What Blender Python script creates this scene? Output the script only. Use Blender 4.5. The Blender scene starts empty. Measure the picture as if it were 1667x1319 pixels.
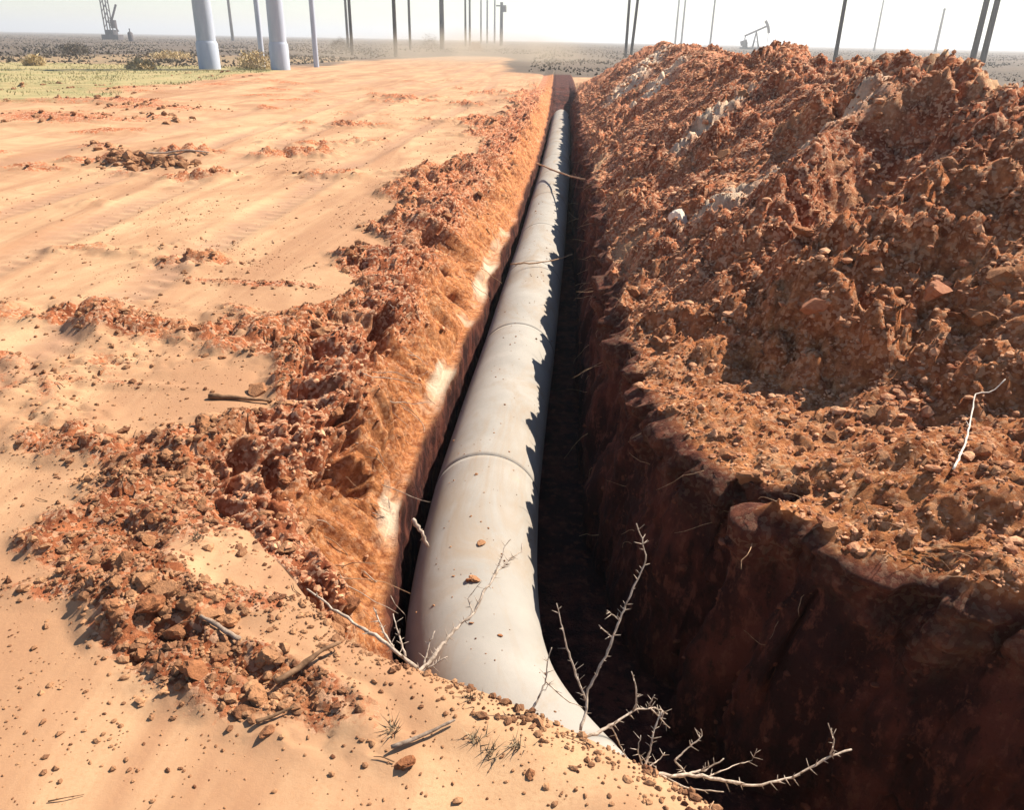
import bpy, bmesh, math, random
import numpy as np
from mathutils import Vector, Matrix

random.seed(7)
RNG = np.random.default_rng(11)
R = math.radians
scene = bpy.context.scene

# ------------------------------------------------------------------ camera
CAM_H = 1.7
FPX, IW, IH = 1270.0, 1667.0, 1319.0
AX_R = np.array([0.99848875, 0.05235913, 0.01669553])
AX_U = np.array([-0.03731091, 0.42280073, 0.90545427])
AX_F = np.array([-0.04034992, 0.90470883, -0.42411534])
cam_data = bpy.data.cameras.new('camera')
cam = bpy.data.objects.new('camera', cam_data)
scene.collection.objects.link(cam)
cam.matrix_world = Matrix(((AX_R[0], AX_U[0], -AX_F[0], 0.0),
                           (AX_R[1], AX_U[1], -AX_F[1], 0.0),
                           (AX_R[2], AX_U[2], -AX_F[2], CAM_H),
                           (0, 0, 0, 1)))
cam_data.sensor_width = 36.0
cam_data.lens = 36.0 * FPX / IW
cam_data.clip_start = 0.05
cam_data.clip_end = 20000
scene.camera = cam

# ------------------------------------------------------------------ sky, sun, exposure
SUN_AZ, SUN_EL = R(52), R(45.5)            # azimuth from +Y towards +X
world = bpy.data.worlds.new('World')
scene.world = world
world.use_nodes = True
wn = world.node_tree
wn.nodes.clear()
sky = wn.nodes.new('ShaderNodeTexSky')
sky.sky_type = 'NISHITA'
sky.sun_disc = False
sky.sun_elevation = SUN_EL
sky.sun_rotation = SUN_AZ
sky.air_density = 1.0
sky.dust_density = 0.3
sky.ozone_density = 1.0
bg = wn.nodes.new('ShaderNodeBackground')
bg.inputs['Strength'].default_value = 0.066
wo = wn.nodes.new('ShaderNodeOutputWorld')
wn.links.new(sky.outputs[0], bg.inputs[0])
wn.links.new(bg.outputs[0], wo.inputs[0])
sun_d = bpy.data.lights.new('sun', 'SUN')
sun_d.energy = 5.0
sun_d.angle = R(0.5)
sun_d.color = (1.0, 0.90, 0.76)
sun = bpy.data.objects.new('sun', sun_d)
scene.collection.objects.link(sun)
SUN_DIR = Vector((math.sin(SUN_AZ) * math.cos(SUN_EL), math.cos(SUN_AZ) * math.cos(SUN_EL), math.sin(SUN_EL)))
sun.rotation_euler = SUN_DIR.to_track_quat('Z', 'Y').to_euler()
sun.location = (20, 20, 30)
scene.view_settings.view_transform = 'Standard'
scene.view_settings.look = 'None'
scene.view_settings.gamma = 1.0
scene.view_settings.exposure = 1.15
scene.render.engine = 'CYCLES'
scene.cycles.max_bounces = 4
scene.cycles.diffuse_bounces = 2

# ------------------------------------------------------------------ helpers
def ray(px, py):
    return AX_F + AX_R * (px - IW / 2) / FPX - AX_U * (py - IH / 2) / FPX

def at(px, py, y):                       # point of the sight line at the distance y
    r = ray(px, py)
    t = y / r[1]
    return Vector((r[0] * t, y, CAM_H + r[2] * t))

def link(o, parent=None):
    scene.collection.objects.link(o)
    if parent is not None:
        o.parent = parent
    return o

def tag(o, label=None, cat=None, group=None, kind=None):
    if label: o['label'] = label
    if cat: o['category'] = cat
    if group: o['group'] = group
    if kind: o['kind'] = kind
    return o

def empty(name, loc=(0, 0, 0), rz=0):
    o = bpy.data.objects.new(name, None)
    o.empty_display_size = 0.2
    o.location = loc
    o.rotation_euler = (0, 0, rz)
    return link(o)

def mesh_np(name, verts, faces, mat, smooth=True, attrs=None):
    """verts (n,3); faces (m,3) or (m,4)"""
    me = bpy.data.meshes.new(name)
    verts = np.asarray(verts, dtype=np.float32)
    faces = np.asarray(faces, dtype=np.int32)
    k = faces.shape[1]
    me.vertices.add(len(verts))
    me.vertices.foreach_set('co', verts.ravel())
    me.loops.add(faces.size)
    me.loops.foreach_set('vertex_index', faces.ravel())
    me.polygons.add(len(faces))
    me.polygons.foreach_set('loop_start', np.arange(0, faces.size, k, dtype=np.int32))
    me.polygons.foreach_set('loop_total', np.full(len(faces), k, dtype=np.int32))
    me.polygons.foreach_set('use_smooth', np.full(len(faces), smooth, dtype=bool))
    if attrs:
        for an, av in attrs.items():
            a = me.attributes.new(an, 'FLOAT', 'POINT')
            a.data.foreach_set('value', np.asarray(av, dtype=np.float32).ravel())
    me.update(calc_edges=True)
    me.materials.append(mat)
    return me

# --- noise -----------------------------------------------------------
_perm = np.random.default_rng(5).permutation(256).astype(np.int32)
_perm = np.concatenate([_perm, _perm, _perm])
_grad = np.random.default_rng(6).normal(size=(256, 3)).astype(np.float32)
_grad /= np.linalg.norm(_grad, axis=1)[:, None]

def perlin(x, y, z=0.0):
    x = np.asarray(x, np.float32); y = np.asarray(y, np.float32)
    z = np.broadcast_to(np.float32(z), x.shape) if np.isscalar(z) else np.asarray(z, np.float32)
    xi = np.floor(x).astype(np.int32); yi = np.floor(y).astype(np.int32); zi = np.floor(z).astype(np.int32)
    xf = x - xi; yf = y - yi; zf = z - zi
    u = xf * xf * (3 - 2 * xf); v = yf * yf * (3 - 2 * yf); w = zf * zf * (3 - 2 * zf)
    xi &= 255; yi &= 255; zi &= 255
    out = 0
    for dx in (0, 1):
        a = _perm[xi + dx]
        wx = u if dx else 1 - u
        for dy in (0, 1):
            b = _perm[(a + yi + dy) & 511]
            wy = v if dy else 1 - v
            for dz in (0, 1):
                g = _grad[_perm[(b + zi + dz) & 511]]
                wz = w if dz else 1 - w
                out = out + wx * wy * wz * (g[..., 0] * (xf - dx) + g[..., 1] * (yf - dy) + g[..., 2] * (zf - dz))
    return out * 1.6

def fbm(x, y, z=0.0, octs=3, gain=0.5):
    s, a, k = 0, 1.0, 1.0
    for i in range(octs):
        s = s + a * perlin(np.asarray(x) * k + 17.3 * i, np.asarray(y) * k - 9.1 * i, (z if np.isscalar(z) else np.asarray(z) * k))
        a *= gain; k *= 2.03
    return s

def cells(x, y, seed=0):
    """rounded lumps: 1 at a lump's top, 0 between; plus random value per lump"""
    x = np.asarray(x, np.float32); y = np.asarray(y, np.float32)
    xi = np.floor(x).astype(np.int32); yi = np.floor(y).astype(np.int32)
    best = np.full(x.shape, 9.0, np.float32); val = np.zeros(x.shape, np.float32)
    for dx in (-1, 0, 1):
        for dy in (-1, 0, 1):
            h = _perm[(_perm[(xi + dx + seed) & 255] + yi + dy) & 511]
            jx = _perm[h] / 255.0; jy = _perm[h + 57] / 255.0; rv = _perm[h + 131] / 255.0
            d = (xi + dx + jx - x) ** 2 + (yi + dy + jy - y) ** 2
            d = d / (0.35 + 0.9 * rv) ** 2
            m = d < best
            best = np.where(m, d, best); val = np.where(m, rv, val)
    return np.clip(1 - best * 1.6, 0, 1) ** 0.6, val

def sstep(a, b, x):
    t = np.clip((np.asarray(x, np.float32) - a) / (b - a), 0, 1)
    return t * t * (3 - 2 * t)

# --- materials -------------------------------------------------------
def new_mat(name):
    m = bpy.data.materials.new(name)
    m.use_nodes = True
    nt = m.node_tree
    nt.nodes.clear()
    out = nt.nodes.new('ShaderNodeOutputMaterial')
    b = nt.nodes.new('ShaderNodeBsdfPrincipled')
    nt.links.new(b.outputs[0], out.inputs[0])
    b.inputs['Specular IOR Level'].default_value = 0.15
    b.inputs['Roughness'].default_value = 0.95
    return m, nt, b

class NT:
    def __init__(s, nt): s.nt = nt
    def n(s, t, **kw):
        nd = s.nt.nodes.new(t)
        for k, v in kw.items(): setattr(nd, k, v)
        return nd
    def l(s, a, b): s.nt.links.new(a, b)
    def attr(s, name): return s.n('ShaderNodeAttribute', attribute_name=name).outputs['Fac']
    def pos(s):
        return s.n('ShaderNodeNewGeometry').outputs['Position']
    def noise(s, scale, detail=4, rough=0.6, vec=None, dist=0.0):
        nd = s.n('ShaderNodeTexNoise')
        nd.inputs['Scale'].default_value = scale
        nd.inputs['Detail'].default_value = detail
        nd.inputs['Roughness'].default_value = rough
        nd.inputs['Distortion'].default_value = dist
        if vec is not None: s.l(vec, nd.inputs['Vector'])
        return nd.outputs['Fac']
    def ramp(s, fac, a, b, va=0.0, vb=1.0):
        nd = s.n('ShaderNodeMapRange')
        nd.inputs[1].default_value = a; nd.inputs[2].default_value = b
        nd.inputs[3].default_value = va; nd.inputs[4].default_value = vb
        s.l(fac, nd.inputs[0])
        return nd.outputs[0]
    def math(s, op, a, b):
        nd = s.n('ShaderNodeMath', operation=op)
        for i, v in enumerate((a, b)):
            if isinstance(v, (int, float)): nd.inputs[i].default_value = v
            else: s.l(v, nd.inputs[i])
        return nd.outputs[0]
    def mix(s, fac, a, b, mode='MIX'):
        nd = s.n('ShaderNodeMix', data_type='RGBA', blend_type=mode)
        if isinstance(fac, (int, float)): nd.inputs[0].default_value = fac
        else: s.l(fac, nd.inputs[0])
        for i, v in ((6, a), (7, b)):
            if isinstance(v, tuple): nd.inputs[i].default_value = (*v, 1) if len(v) == 3 else v
            else: s.l(v, nd.inputs[i])
        return nd.outputs[2]
    def bump(s, h, strength, dist):
        nd = s.n('ShaderNodeBump')
        nd.inputs['Strength'].default_value = strength
        nd.inputs['Distance'].default_value = dist
        s.l(h, nd.inputs['Height'])
        return nd.outputs[0]
    def stretch(s, vec, sc):
        nd = s.n('ShaderNodeMapping')
        nd.inputs['Scale'].default_value = sc
        s.l(vec, nd.inputs['Vector'])
        return nd.outputs[0]

SAND = (0.485, 0.31, 0.175)
SAND2 = (0.36, 0.205, 0.112)
RED = (0.20, 0.050, 0.021)
RED2 = (0.50, 0.17, 0.075)
TAN = (0.70, 0.43, 0.27)
PALE = (0.66, 0.50, 0.36)

def soil_material():
    m, nt, b = new_mat('soil')
    t = NT(nt)
    p = t.pos()
    red, pale, grass, scrub, orange = (t.attr(a) for a in ('red', 'pale', 'grass', 'scrub', 'orange'))
    # sand with wheel streaks and stains
    n1 = t.noise(1.5, 6, 0.68, t.stretch(p, (0.55, 0.45, 1.0)), 1.2)
    n2 = t.noise(34, 4, 0.65, p)
    n3 = t.noise(6.5, 5, 0.62, p)
    sand = t.mix(t.ramp(n1, 0.42, 0.66), SAND, SAND2)
    nrow = t.noise(1.0, 5, 0.7, t.stretch(p, (0.9, 0.13, 1.0)), 0.7)
    sand = t.mix(t.ramp(nrow, 0.46, 0.62, 0, 0.9), sand, (0.30, 0.16, 0.088))
    sand = t.mix(t.ramp(t.noise(85, 4, 0.75, p), 0.48, 0.72, 0, 0.75), sand, (0.36, 0.20, 0.105))
    nb = t.noise(0.55, 6, 0.7, p, 0.8)
    sand = t.mix(t.ramp(nb, 0.50, 0.66, 0, 0.6), sand, (0.31, 0.165, 0.09))
    sand = t.mix(t.math('MULTIPLY', t.attr('rut'), t.ramp(t.noise(3.0, 5, 0.7, p), 0.3, 0.6, 0.25, 0.8)), sand, (0.33, 0.19, 0.12))
    # red soil: crumbs of dark red, orange and tan
    nf = t.noise(21, 5, 0.7, p)
    c1 = t.mix(t.ramp(t.math('ADD', t.math('MULTIPLY', n3, 0.55), t.math('MULTIPLY', nf, 0.45)), 0.43, 0.58), RED, RED2)
    vor = t.n('ShaderNodeTexVoronoi')
    vor.inputs['Scale'].default_value = 55
    t.l(p, vor.inputs['Vector'])
    sep = t.n('ShaderNodeSeparateColor')
    t.l(vor.outputs['Color'], sep.inputs[0])
    c1 = t.mix(t.ramp(sep.outputs[0], 0.58, 0.85, 0, 0.75), c1, TAN)
    c1 = t.mix(t.ramp(t.noise(2.3, 4, 0.6, p), 0.55, 0.7, 0, 0.55), c1, (0.56, 0.30, 0.15))
    c1 = t.mix(t.math('MULTIPLY', orange, 0.62), c1, t.mix(t.ramp(nf, 0.40, 0.60), (0.25, 0.080, 0.024), (0.60, 0.265, 0.095)))
    # ragged border between sand and red soil
    edge = t.math('ADD', red, t.math('MULTIPLY', t.math('SUBTRACT', n3, 0.5), 1.1))
    edge = t.math('ADD', edge, t.math('MULTIPLY', t.math('SUBTRACT', n2, 0.5), 0.7))
    col = t.mix(t.ramp(edge, 0.38, 0.62), sand, c1)
    pe = t.math('ADD', pale, t.math('MULTIPLY', t.math('SUBTRACT', n3, 0.5), 1.2))
    col = t.mix(t.ramp(pe, 0.35, 0.95), col, PALE)
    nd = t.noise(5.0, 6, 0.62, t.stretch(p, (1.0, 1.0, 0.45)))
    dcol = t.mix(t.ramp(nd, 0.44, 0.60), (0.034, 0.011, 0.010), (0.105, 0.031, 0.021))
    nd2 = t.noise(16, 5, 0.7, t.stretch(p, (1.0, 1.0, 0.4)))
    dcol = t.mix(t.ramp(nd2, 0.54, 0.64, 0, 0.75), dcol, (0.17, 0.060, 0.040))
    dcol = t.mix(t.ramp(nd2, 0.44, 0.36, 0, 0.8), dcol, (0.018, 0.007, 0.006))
    col = t.mix(t.attr('tone_down'), col, dcol)  # dark red cut soil with the trench's shade put into its colour
    ng = t.noise(0.9, 6, 0.7, p)
    gcol = t.mix(t.ramp(ng, 0.4, 0.65), (0.36, 0.28, 0.14), (0.23, 0.215, 0.095))
    ge = t.math('ADD', grass, t.math('MULTIPLY', t.math('SUBTRACT', ng, 0.5), 1.0))
    col = t.mix(t.ramp(ge, 0.4, 0.7), col, gcol)
    ns = t.noise(0.05, 7, 0.7, t.stretch(p, (1.0, 0.25, 1.0)))
    scol = t.mix(t.ramp(ns, 0.38, 0.62), (0.085, 0.066, 0.050), (0.14, 0.105, 0.078))
    se = t.math('ADD', scrub, t.math('MULTIPLY', t.math('SUBTRACT', ng, 0.5), 0.5))
    col = t.mix(t.ramp(se, 0.4, 0.62), col, scol)
    t.l(col, b.inputs['Base Color'])
    h = t.math('ADD', t.math('MULTIPLY', t.noise(95, 6, 0.8, p), 0.7), t.math('MULTIPLY', vor.outputs['Distance'], -0.2))
    bn = t.n('ShaderNodeBump')
    bn.inputs['Distance'].default_value = 0.025
    t.l(t.ramp(edge, 0.35, 0.65, 0.22, 1.0), bn.inputs['Strength'])
    t.l(h, bn.inputs['Height'])
    t.l(bn.outputs[0], b.inputs['Normal'])
    return m

def clod_material():
    m, nt, b = new_mat('clod_soil')
    t = NT(nt)
    p = t.pos()
    rnd = t.n('ShaderNodeObjectInfo').outputs['Random']
    n = t.noise(14, 5, 0.65, p)
    col = t.mix(t.ramp(n, 0.35, 0.66), (0.15, 0.05, 0.022), (0.36, 0.15, 0.065))
    col = t.mix(t.math('MULTIPLY', rnd, 0.5), col, (0.42, 0.24, 0.125))
    t.l(col, b.inputs['Base Color'])
    t.l(t.bump(t.noise(70, 5, 0.7, p), 0.7, 0.02), b.inputs['Normal'])
    return m

def crumb_material(name, dark, light):
    m, nt, b = new_mat(name)
    t = NT(nt)
    p = t.pos()
    n = t.noise(9, 4, 0.7, p)
    t.l(t.mix(t.ramp(n, 0.36, 0.64), dark, light), b.inputs['Base Color'])
    t.l(t.bump(t.noise(120, 3, 0.7, p), 0.5, 0.01), b.inputs['Normal'])
    return m

def plain_material(name, a, bcol, scale=8, rough=0.8, stretch=(1, 1, 1), bump=0.3, metallic=0.0):
    m, nt, b = new_mat(name)
    t = NT(nt)
    tc = t.n('ShaderNodeTexCoord').outputs['Object']
    v = t.stretch(tc, stretch)
    n = t.noise(scale, 5, 0.65, v)
    t.l(t.mix(t.ramp(n, 0.35, 0.68), a, bcol), b.inputs['Base Color'])
    b.inputs['Roughness'].default_value = rough
    b.inputs['Metallic'].default_value = metallic
    if bump: t.l(t.bump(n, bump, 0.01), b.inputs['Normal'])
    return m

M_SOIL = soil_material()
M_CLOD = clod_material()
M_CRUMB = crumb_material('heap_crumb', (0.22, 0.066, 0.028), (0.62, 0.35, 0.20))
M_CRUMB_D = crumb_material('bank_crumb', (0.12, 0.048, 0.024), (0.40, 0.215, 0.11))

# ------------------------------------------------------------------ the lie of the land
# rows across the trench at constant y, columns along it
ys = [-6, -4.5, -3.2, -2.2, -1.4, -0.8, -0.3, 0.1, 0.4, 0.6, 0.75, 0.85, 0.92]
y = 0.98
while y < 1.85: ys.append(y); y += 0.0075
while y < 46: ys.append(y); y += 0.0046 * y
while y < 6000: ys.append(y); y *= 1.09
ys.append(9000)
Y = np.array(ys)
NR = len(Y)

def curve(pts, smooth=0.0):
    a = np.array(pts, float)
    v = np.interp(Y, a[:, 0], a[:, 1])
    return v

def soften(v, w):
    """average over +-w metres along y"""
    acc = 0
    for k in np.linspace(-1, 1, 9):
        acc = acc + np.interp(Y + k * w, Y, v)
    return acc / 9

DEPTH = 1.0 - sstep(24.0, 35.0, Y + 1.2 * perlin(Y * 0.7, Y * 0 + 1.3))                     # the trench runs out far off
HEAPF = 1.0 - sstep(27.0, 43.0, Y)                     # and so does the heap
# left edge of the cut; near the camera it swings right and becomes the lip in front of us
XL = curve([(-6, 9.5), (0, 2.35), (0.5, 1.65), (1.0, 0.93), (1.33, 0.45), (1.44, 0.28), (1.63, -0.06), (1.69, -0.21),
            (1.74, -0.36), (1.81, -0.55), (2.0, -0.74), (2.2, -0.90), (2.45, -1.08), (2.7, -1.30), (3.0, -1.42),
            (3.6, -1.40), (4.1, -1.36), (4.6, -1.42), (5.4, -1.36), (6.2, -1.46), (7.5, -1.55), (9.0, -1.45), (10.2, -1.33), (12, -1.25),
            (15, -1.20), (20, -1.15), (26, -1.0), (32, -0.7), (9000, -0.7)])
XL = soften(XL, 0.06)
wig = fbm(Y * 1.3, Y * 0 + 3.1, 0.0, 4) * 0.25 * sstep(1.9, 3.2, Y) * (1 - sstep(25, 35, Y))
XL = XL + wig
# pipe axis
PIPE = [(9.0, -5.2), (5.2, -2.4), (2.5, -0.45), (1.25, 0.62), (0.68, 1.18), (0.38, 1.54), (0.10, 1.90), (-0.07, 2.13), (-0.20, 2.38), (-0.275, 2.7), (-0.30, 3.0),
        (-0.315, 3.3), (-0.32, 4.0), (-0.285, 5.1), (-0.235, 6.3), (-0.175, 8.2), (-0.11, 10.1), (-0.04, 13.0), (0.04, 16), (0.12, 20.5), (0.20, 26), (0.27, 32)]
pa = np.array(sorted(PIPE, key=lambda q: q[1]))
PX = np.interp(Y, pa[:, 1], pa[:, 0])
PIPE_R, PIPE_Z, FLOOR = 0.312, -0.785, -1.11
wl = sstep(1.72, 2.35, Y)                                # 0 at the lip, 1 along the straight run
XB = (XL + 0.10) * (1 - wl) + (PX - 0.455 + 0.03 * perlin(Y * 1.1, Y * 0 + 8.8)) * wl
XB = np.maximum(XB, XL + 0.10)
ZB = -0.92 * (1 - wl) + (-0.53 + 0.05 * perlin(Y * 0.9, Y * 0 + 2.2)) * wl
# right edge
XE = curve([(-6, 14.0), (0, 5.9), (0.6, 4.6), (1.1, 3.35), (1.65, 2.22), (2.02, 1.60), (2.25, 1.26), (2.45, 1.03), (2.72, 0.84),
            (3.05, 0.69), (3.5, 0.58), (4.2, 0.51), (5.3, 0.49), (7, 0.54), (9.3, 0.58), (13, 0.60), (16.4, 0.62), (24, 0.72), (32, 0.78), (40, 0.85), (9000, 0.85)])
XE = soften(XE, 0.12)
XE = XE + (0.06 * perlin(Y * 1.7, Y * 0 + 5.5) + 0.07 * perlin(Y * 3.7, Y * 0 + 1.5) + 0.04 * perlin(Y * 9.1, Y * 0 + 1.5)) * (1 - sstep(25, 35, Y)) * (1 + 2.2 * sstep(3.3, 2.5, Y))
XF = XE - 0.20 + 0.05 * perlin(Y * 1.2, Y * 0 + 6.6)     # foot of the right wall
XF = np.maximum(XF, PX + 0.18)
FL = FLOOR * DEPTH

def geo(start, step, growth, limit):
    out, v, s = [], start, step
    while v < limit:
        out.append(v); v += s; s *= growth
    return out

tL = -np.array(geo(0.0, 0.013, 1.006, 5.0) + geo(5.1, 0.14, 1.17, 9000))[::-1]      # ... -> 0
sW = np.linspace(0, 1, 150)[1:]
tH = np.array(geo(0.0, 0.0115, 1.0032, 5.2) + geo(5.3, 0.14, 1.18, 9000))[1:]
nL, nW, nH = len(tL), len(sW), len(tH)

Yc = Y[:, None]
def col(v): return v[:, None]

# --- left ground
X0 = col(XL) + tL[None, :]
Y0 = np.broadcast_to(Yc, X0.shape)
nearL = np.exp(np.minimum(tL[None, :], 0) / 0.36)        # 1 at the edge
onland = (1 - sstep(30, 45, Yc))
spillN = fbm(X0 * 0.55 + 4, Y0 * 0.9, 0.3, 3)
straight = sstep(2.05, 2.7, Yc)
spill = np.clip(sstep(0.12, 0.55, nearL * 0.76 + spillN * 0.62) * straight + sstep(0.30, 0.62, spillN * 0.75 + 0.40 * np.exp(-((tL[None, :] + 0.62) / 0.45) ** 2)) * (1 - straight) * sstep(1.25, 1.7, Yc), 0, 1) * onland
strip = np.zeros_like(X0)
for (sx, sy, rx_, ry_) in ((-1.5, 2.02, 0.42, 0.07), (-1.05, 1.98, 0.3, 0.08), (-2.3, 3.7, 0.5, 0.06), (-2.6, 4.6, 0.6, 0.10), (-2.2, 5.6, 0.7, 0.10), (-1.75, 2.72, 0.3, 0.08)):
    strip = np.maximum(strip, 0.85 * np.exp(-((X0 - sx) / rx_) ** 2 - ((Y0 - sy) / ry_) ** 2))
for (sx, sy, rx_, ry_) in ((-10.6, 17.0, 2.4, 1.3), (-13.0, 21.5, 3.0, 1.6), (-9.6, 20.0, 1.6, 0.8), (-6.0, 11.2, 0.9, 0.30), (-15.5, 27.0, 3.0, 2.0), (-7.2, 12.6, 0.5, 0.3), (-15.6, 38.0, 2.2, 2.5)):
    strip = np.maximum(strip, np.exp(-((X0 - sx) / rx_) ** 2 - ((Y0 - sy) / ry_) ** 2))
strip = np.clip(strip * 1.2 + 0.5 * fbm(X0 * 0.8, Y0 * 0.8, 2.0, 3) * (strip > 0.02) * strip ** 0.4 - 0.1, 0, 1)
far = sstep(15, 40, np.hypot(X0, Y0))
Z0 = 0.016 * fbm(X0 * 0.45, Y0 * 0.45, 0.7, 3) * (1 - far) + 0.0025 * fbm(X0 * 6, Y0 * 6, 0.2, 3) * (1 - far)
c1, v1 = cells(X0 / 0.13, Y0 / 0.13, 3)
c2, v2 = cells(X0 / 0.055, Y0 / 0.055, 9)
Z0 = Z0 + spill * (0.55 + 0.45 * sstep(2.3, 3.4, Yc)) * (0.075 * c1 * (v1 > 0.5) + 0.026 * c2 * (v2 > 0.4) + 0.075 * fbm(X0 * 2.3, Y0 * 2.3, 1.7, 4) + 0.075 * (0.5 - np.abs(fbm(X0 * 5, Y0 * 5, 4.7, 3))) + 0.02)
Z0 = Z0 * 1.0
Z0 = Z0 - 0.09 * np.exp(tL[None, :] / 0.16) * straight   # worn, rounded edge
Z0 = Z0 + 0.028 * np.exp(-((tL[None, :] + 0.25) / 0.25) ** 2) * (1 - straight)
Z0 = np.where(np.hypot(X0, Y0) > 60, Z0 + 0.25 * fbm(X0 * 0.012, Y0 * 0.012, 0.1, 3) - 0.12, Z0)
Z0 = Z0 + strip * (0.25 + 0.75 * sstep(6, 10, Yc)) * (0.05 + 0.06 * c1 + 0.08 * fbm(X0 * 1.5, Y0 * 1.5, 0.3, 3))
rut = 0
for xr, w_ in ((-2.75, 0.20), (-4.55, 0.22), (-5.9, 0.20), (-7.7, 0.24)):
    xc_ = xr + 0.25 * np.sin(Y0 * 0.16 + xr) + 0.05 * perlin(Y0 * 0.8, Y0 * 0 + xr)
    rut = rut + np.exp(-((X0 - xc_) / w_) ** 4) * (0.5 + 0.5 * sstep(-0.35, 0.35, fbm(Y0 * 0.5 + xr, X0 * 0.5, 0.0, 2)))
    lugs = np.exp(-((X0 - xc_) / (w_ * 1.05)) ** 6) * np.sin((Y0 + np.abs(X0 - xc_) * 0.6) * 2 * math.pi / 0.17)
    Z0 = Z0 + (0.006 * lugs * (1 - sstep(8, 14, Yc)) - 0.018 * np.exp(-((X0 - xc_) / w_) ** 4) + 0.012 * np.exp(-((np.abs(X0 - xc_) - w_ * 1.35) / 0.09) ** 2)) * sstep(1.5, 3.0, Yc) * (1 - sstep(30, 40, Yc)) * (1 - spill)
rut = np.clip(rut, 0, 1) * sstep(1.5, 3.0, Yc) * (1 - sstep(60, 90, Yc))
aRed0 = np.maximum(spill * 0.9, 0.75 * strip)
aGr0 = sstep(0, 1, (1 - sstep(11.5, 16.5, X0 + 26 + 0 * Y0)) * 0) * 0
# real ground cover: a grassy verge left of the track, scrub plain beyond
gx = X0 + 0.10 * (Y0 - 25) + 2.6 * fbm(X0 * 0.08, Y0 * 0.08, 0.0, 3)
verge = sstep(0, 3.0, -11.8 - gx) * sstep(18, 23, Y0)
aGr0 = np.clip(verge, 0, 1) * (1 - 0.45 * sstep(44, 50, Y0)) * (1 - sstep(80, 120, Y0)) * sstep(-62, -40, X0)
track_w = 6 + 0 * Y0
trackx = -9.0 - 0.02 * (Y0 - 46)
lane = np.exp(-((X0 - trackx + 1.2 * fbm(X0 * 0.1, Y0 * 0.1, 0.3, 2)) / (6.6 - 0.03 * np.clip(Y0 - 46, 0, 80))) ** 4) * (1 - sstep(95, 125, Y0))
aSc0 = np.clip(np.maximum(sstep(44, 50, Y0) * (1 - lane), sstep(40, 47, Y0) * sstep(-14, -20, X0)), 0, 1)
aSc0 = np.where(Y0 > 125, 1, aSc0)
aSc0 = aSc0 * (1 - 0.9 * aGr0)

# --- left wall (s 0..1), ledge and drop
S = sW[None, :]
sA = 0.86
s1 = np.clip(S / sA, 0, 1)
s2 = np.clip((S - sA) / (1 - sA), 0, 1)
z_edge = Z0[:, -1][:, None]
ledge = (0.06 + 0.05 * perlin(Yc * 1.6, Yc * 0 + 3.9)) * col(wl)
X1 = col(XL) + (col(XB) - col(XL)) * s1 + ledge * np.clip(s2 * 2.5, 0, 1) + 0.03 * s2
pw = 1.0 + 0.75 * col(wl) + 0.45 * perlin(Yc * 0.8, Yc * 0 + 4.4)
Zw = z_edge + (col(ZB) * col(DEPTH) - z_edge) * s1 ** np.clip(pw, 0.7, 2.2)
Z1 = Zw + (col(FL) - 0.05 - Zw) * np.clip((s2 - 0.4) / 0.6, 0, 1)
Y1 = np.broadcast_to(Yc, X1.shape)
env = np.sin(np.clip(S / sA, 0, 1) * math.pi) ** 0.5 * (s2 <= 0) * col(wl) * col(DEPTH)
big = fbm(Y1 * 2.2, X1 * 1.6, Z1 * 1.0, 3)
rid = 1 - np.abs(fbm(Y1 * 4.5, X1 * 1.3, 3.3, 3)) * 1.8
c1, v1 = cells(Y1 / 0.16, S * 9 + Y1 * 0.0, 21)
c2, v2 = cells(Y1 / 0.06, S * 24, 31)
upper = sstep(0.62, 0.28, S + 0.12 * fbm(Y1 * 2.0, S * 0 + 5.0, 0.0, 2))
groove = fbm(Y1 * 17 + 1.2 * S, S * 0.9, 2.6, 3)
disp = env * (0.125 * big + 0.06 * (rid - 0.4) + 0.035 * (1 - 2 * np.abs(fbm(Y1 * 9, S * 1.5, 1.3, 2))) * s1 + 0.06 * c1 * (v1 > 0.5) * upper + 0.022 * c2 * (v2 > 0.4) * upper + 0.042 * groove * (1 - upper) + (0.012 + 0.030 * upper) * (0.5 - np.abs(fbm(Y1 * 12, S * 10, 0.6, 3))))
holes = np.clip(fbm(Y1 * 3.1 + 7, S * 5.5, 0.4, 2) - 0.33, 0, 1)
disp = disp - env * 1.1 * holes * (0.5 + 0.5 * upper)
X1 = X1 + 0.62 * disp + (s2 > 0.4) * 0.02 * fbm(Y1 * 9, Z1 * 9, 0.0, 2)
Z1 = Z1 + 0.78 * disp
aRed1 = np.clip(0.85 + 0.4 * fbm(Y1 * 1.4, S * 2.5, 0.9, 3), 0, 1) * (0.25 + 0.75 * col(wl)) * (1 - 0.0 * s2)
aOr1 = np.clip((1 - upper) * 1.0, 0, 1)
aPale1 = np.clip(sstep(0.74, 0.82, S) * (s2 < 0.42) * (0.55 + 1.3 * fbm(Y1 * 1.1, Y1 * 0 + 1.0, 0.2, 3)) * sstep(2.8, 3.4, Yc) * (1 - 0.8 * sstep(7, 13, Yc)) , 0, 1) * col(wl)

# --- floor
fF = np.linspace(0, 1, 12)[1:-1][None, :]
xfl = X1[:, -1][:, None]
X2 = xfl + (col(XF) - xfl) * fF
Y2 = np.broadcast_to(Yc, X2.shape)
Z2 = col(FL) + 0.02 * fbm(X2 * 6, Y2 * 6, 0.0, 2) * col(DEPTH)

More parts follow.
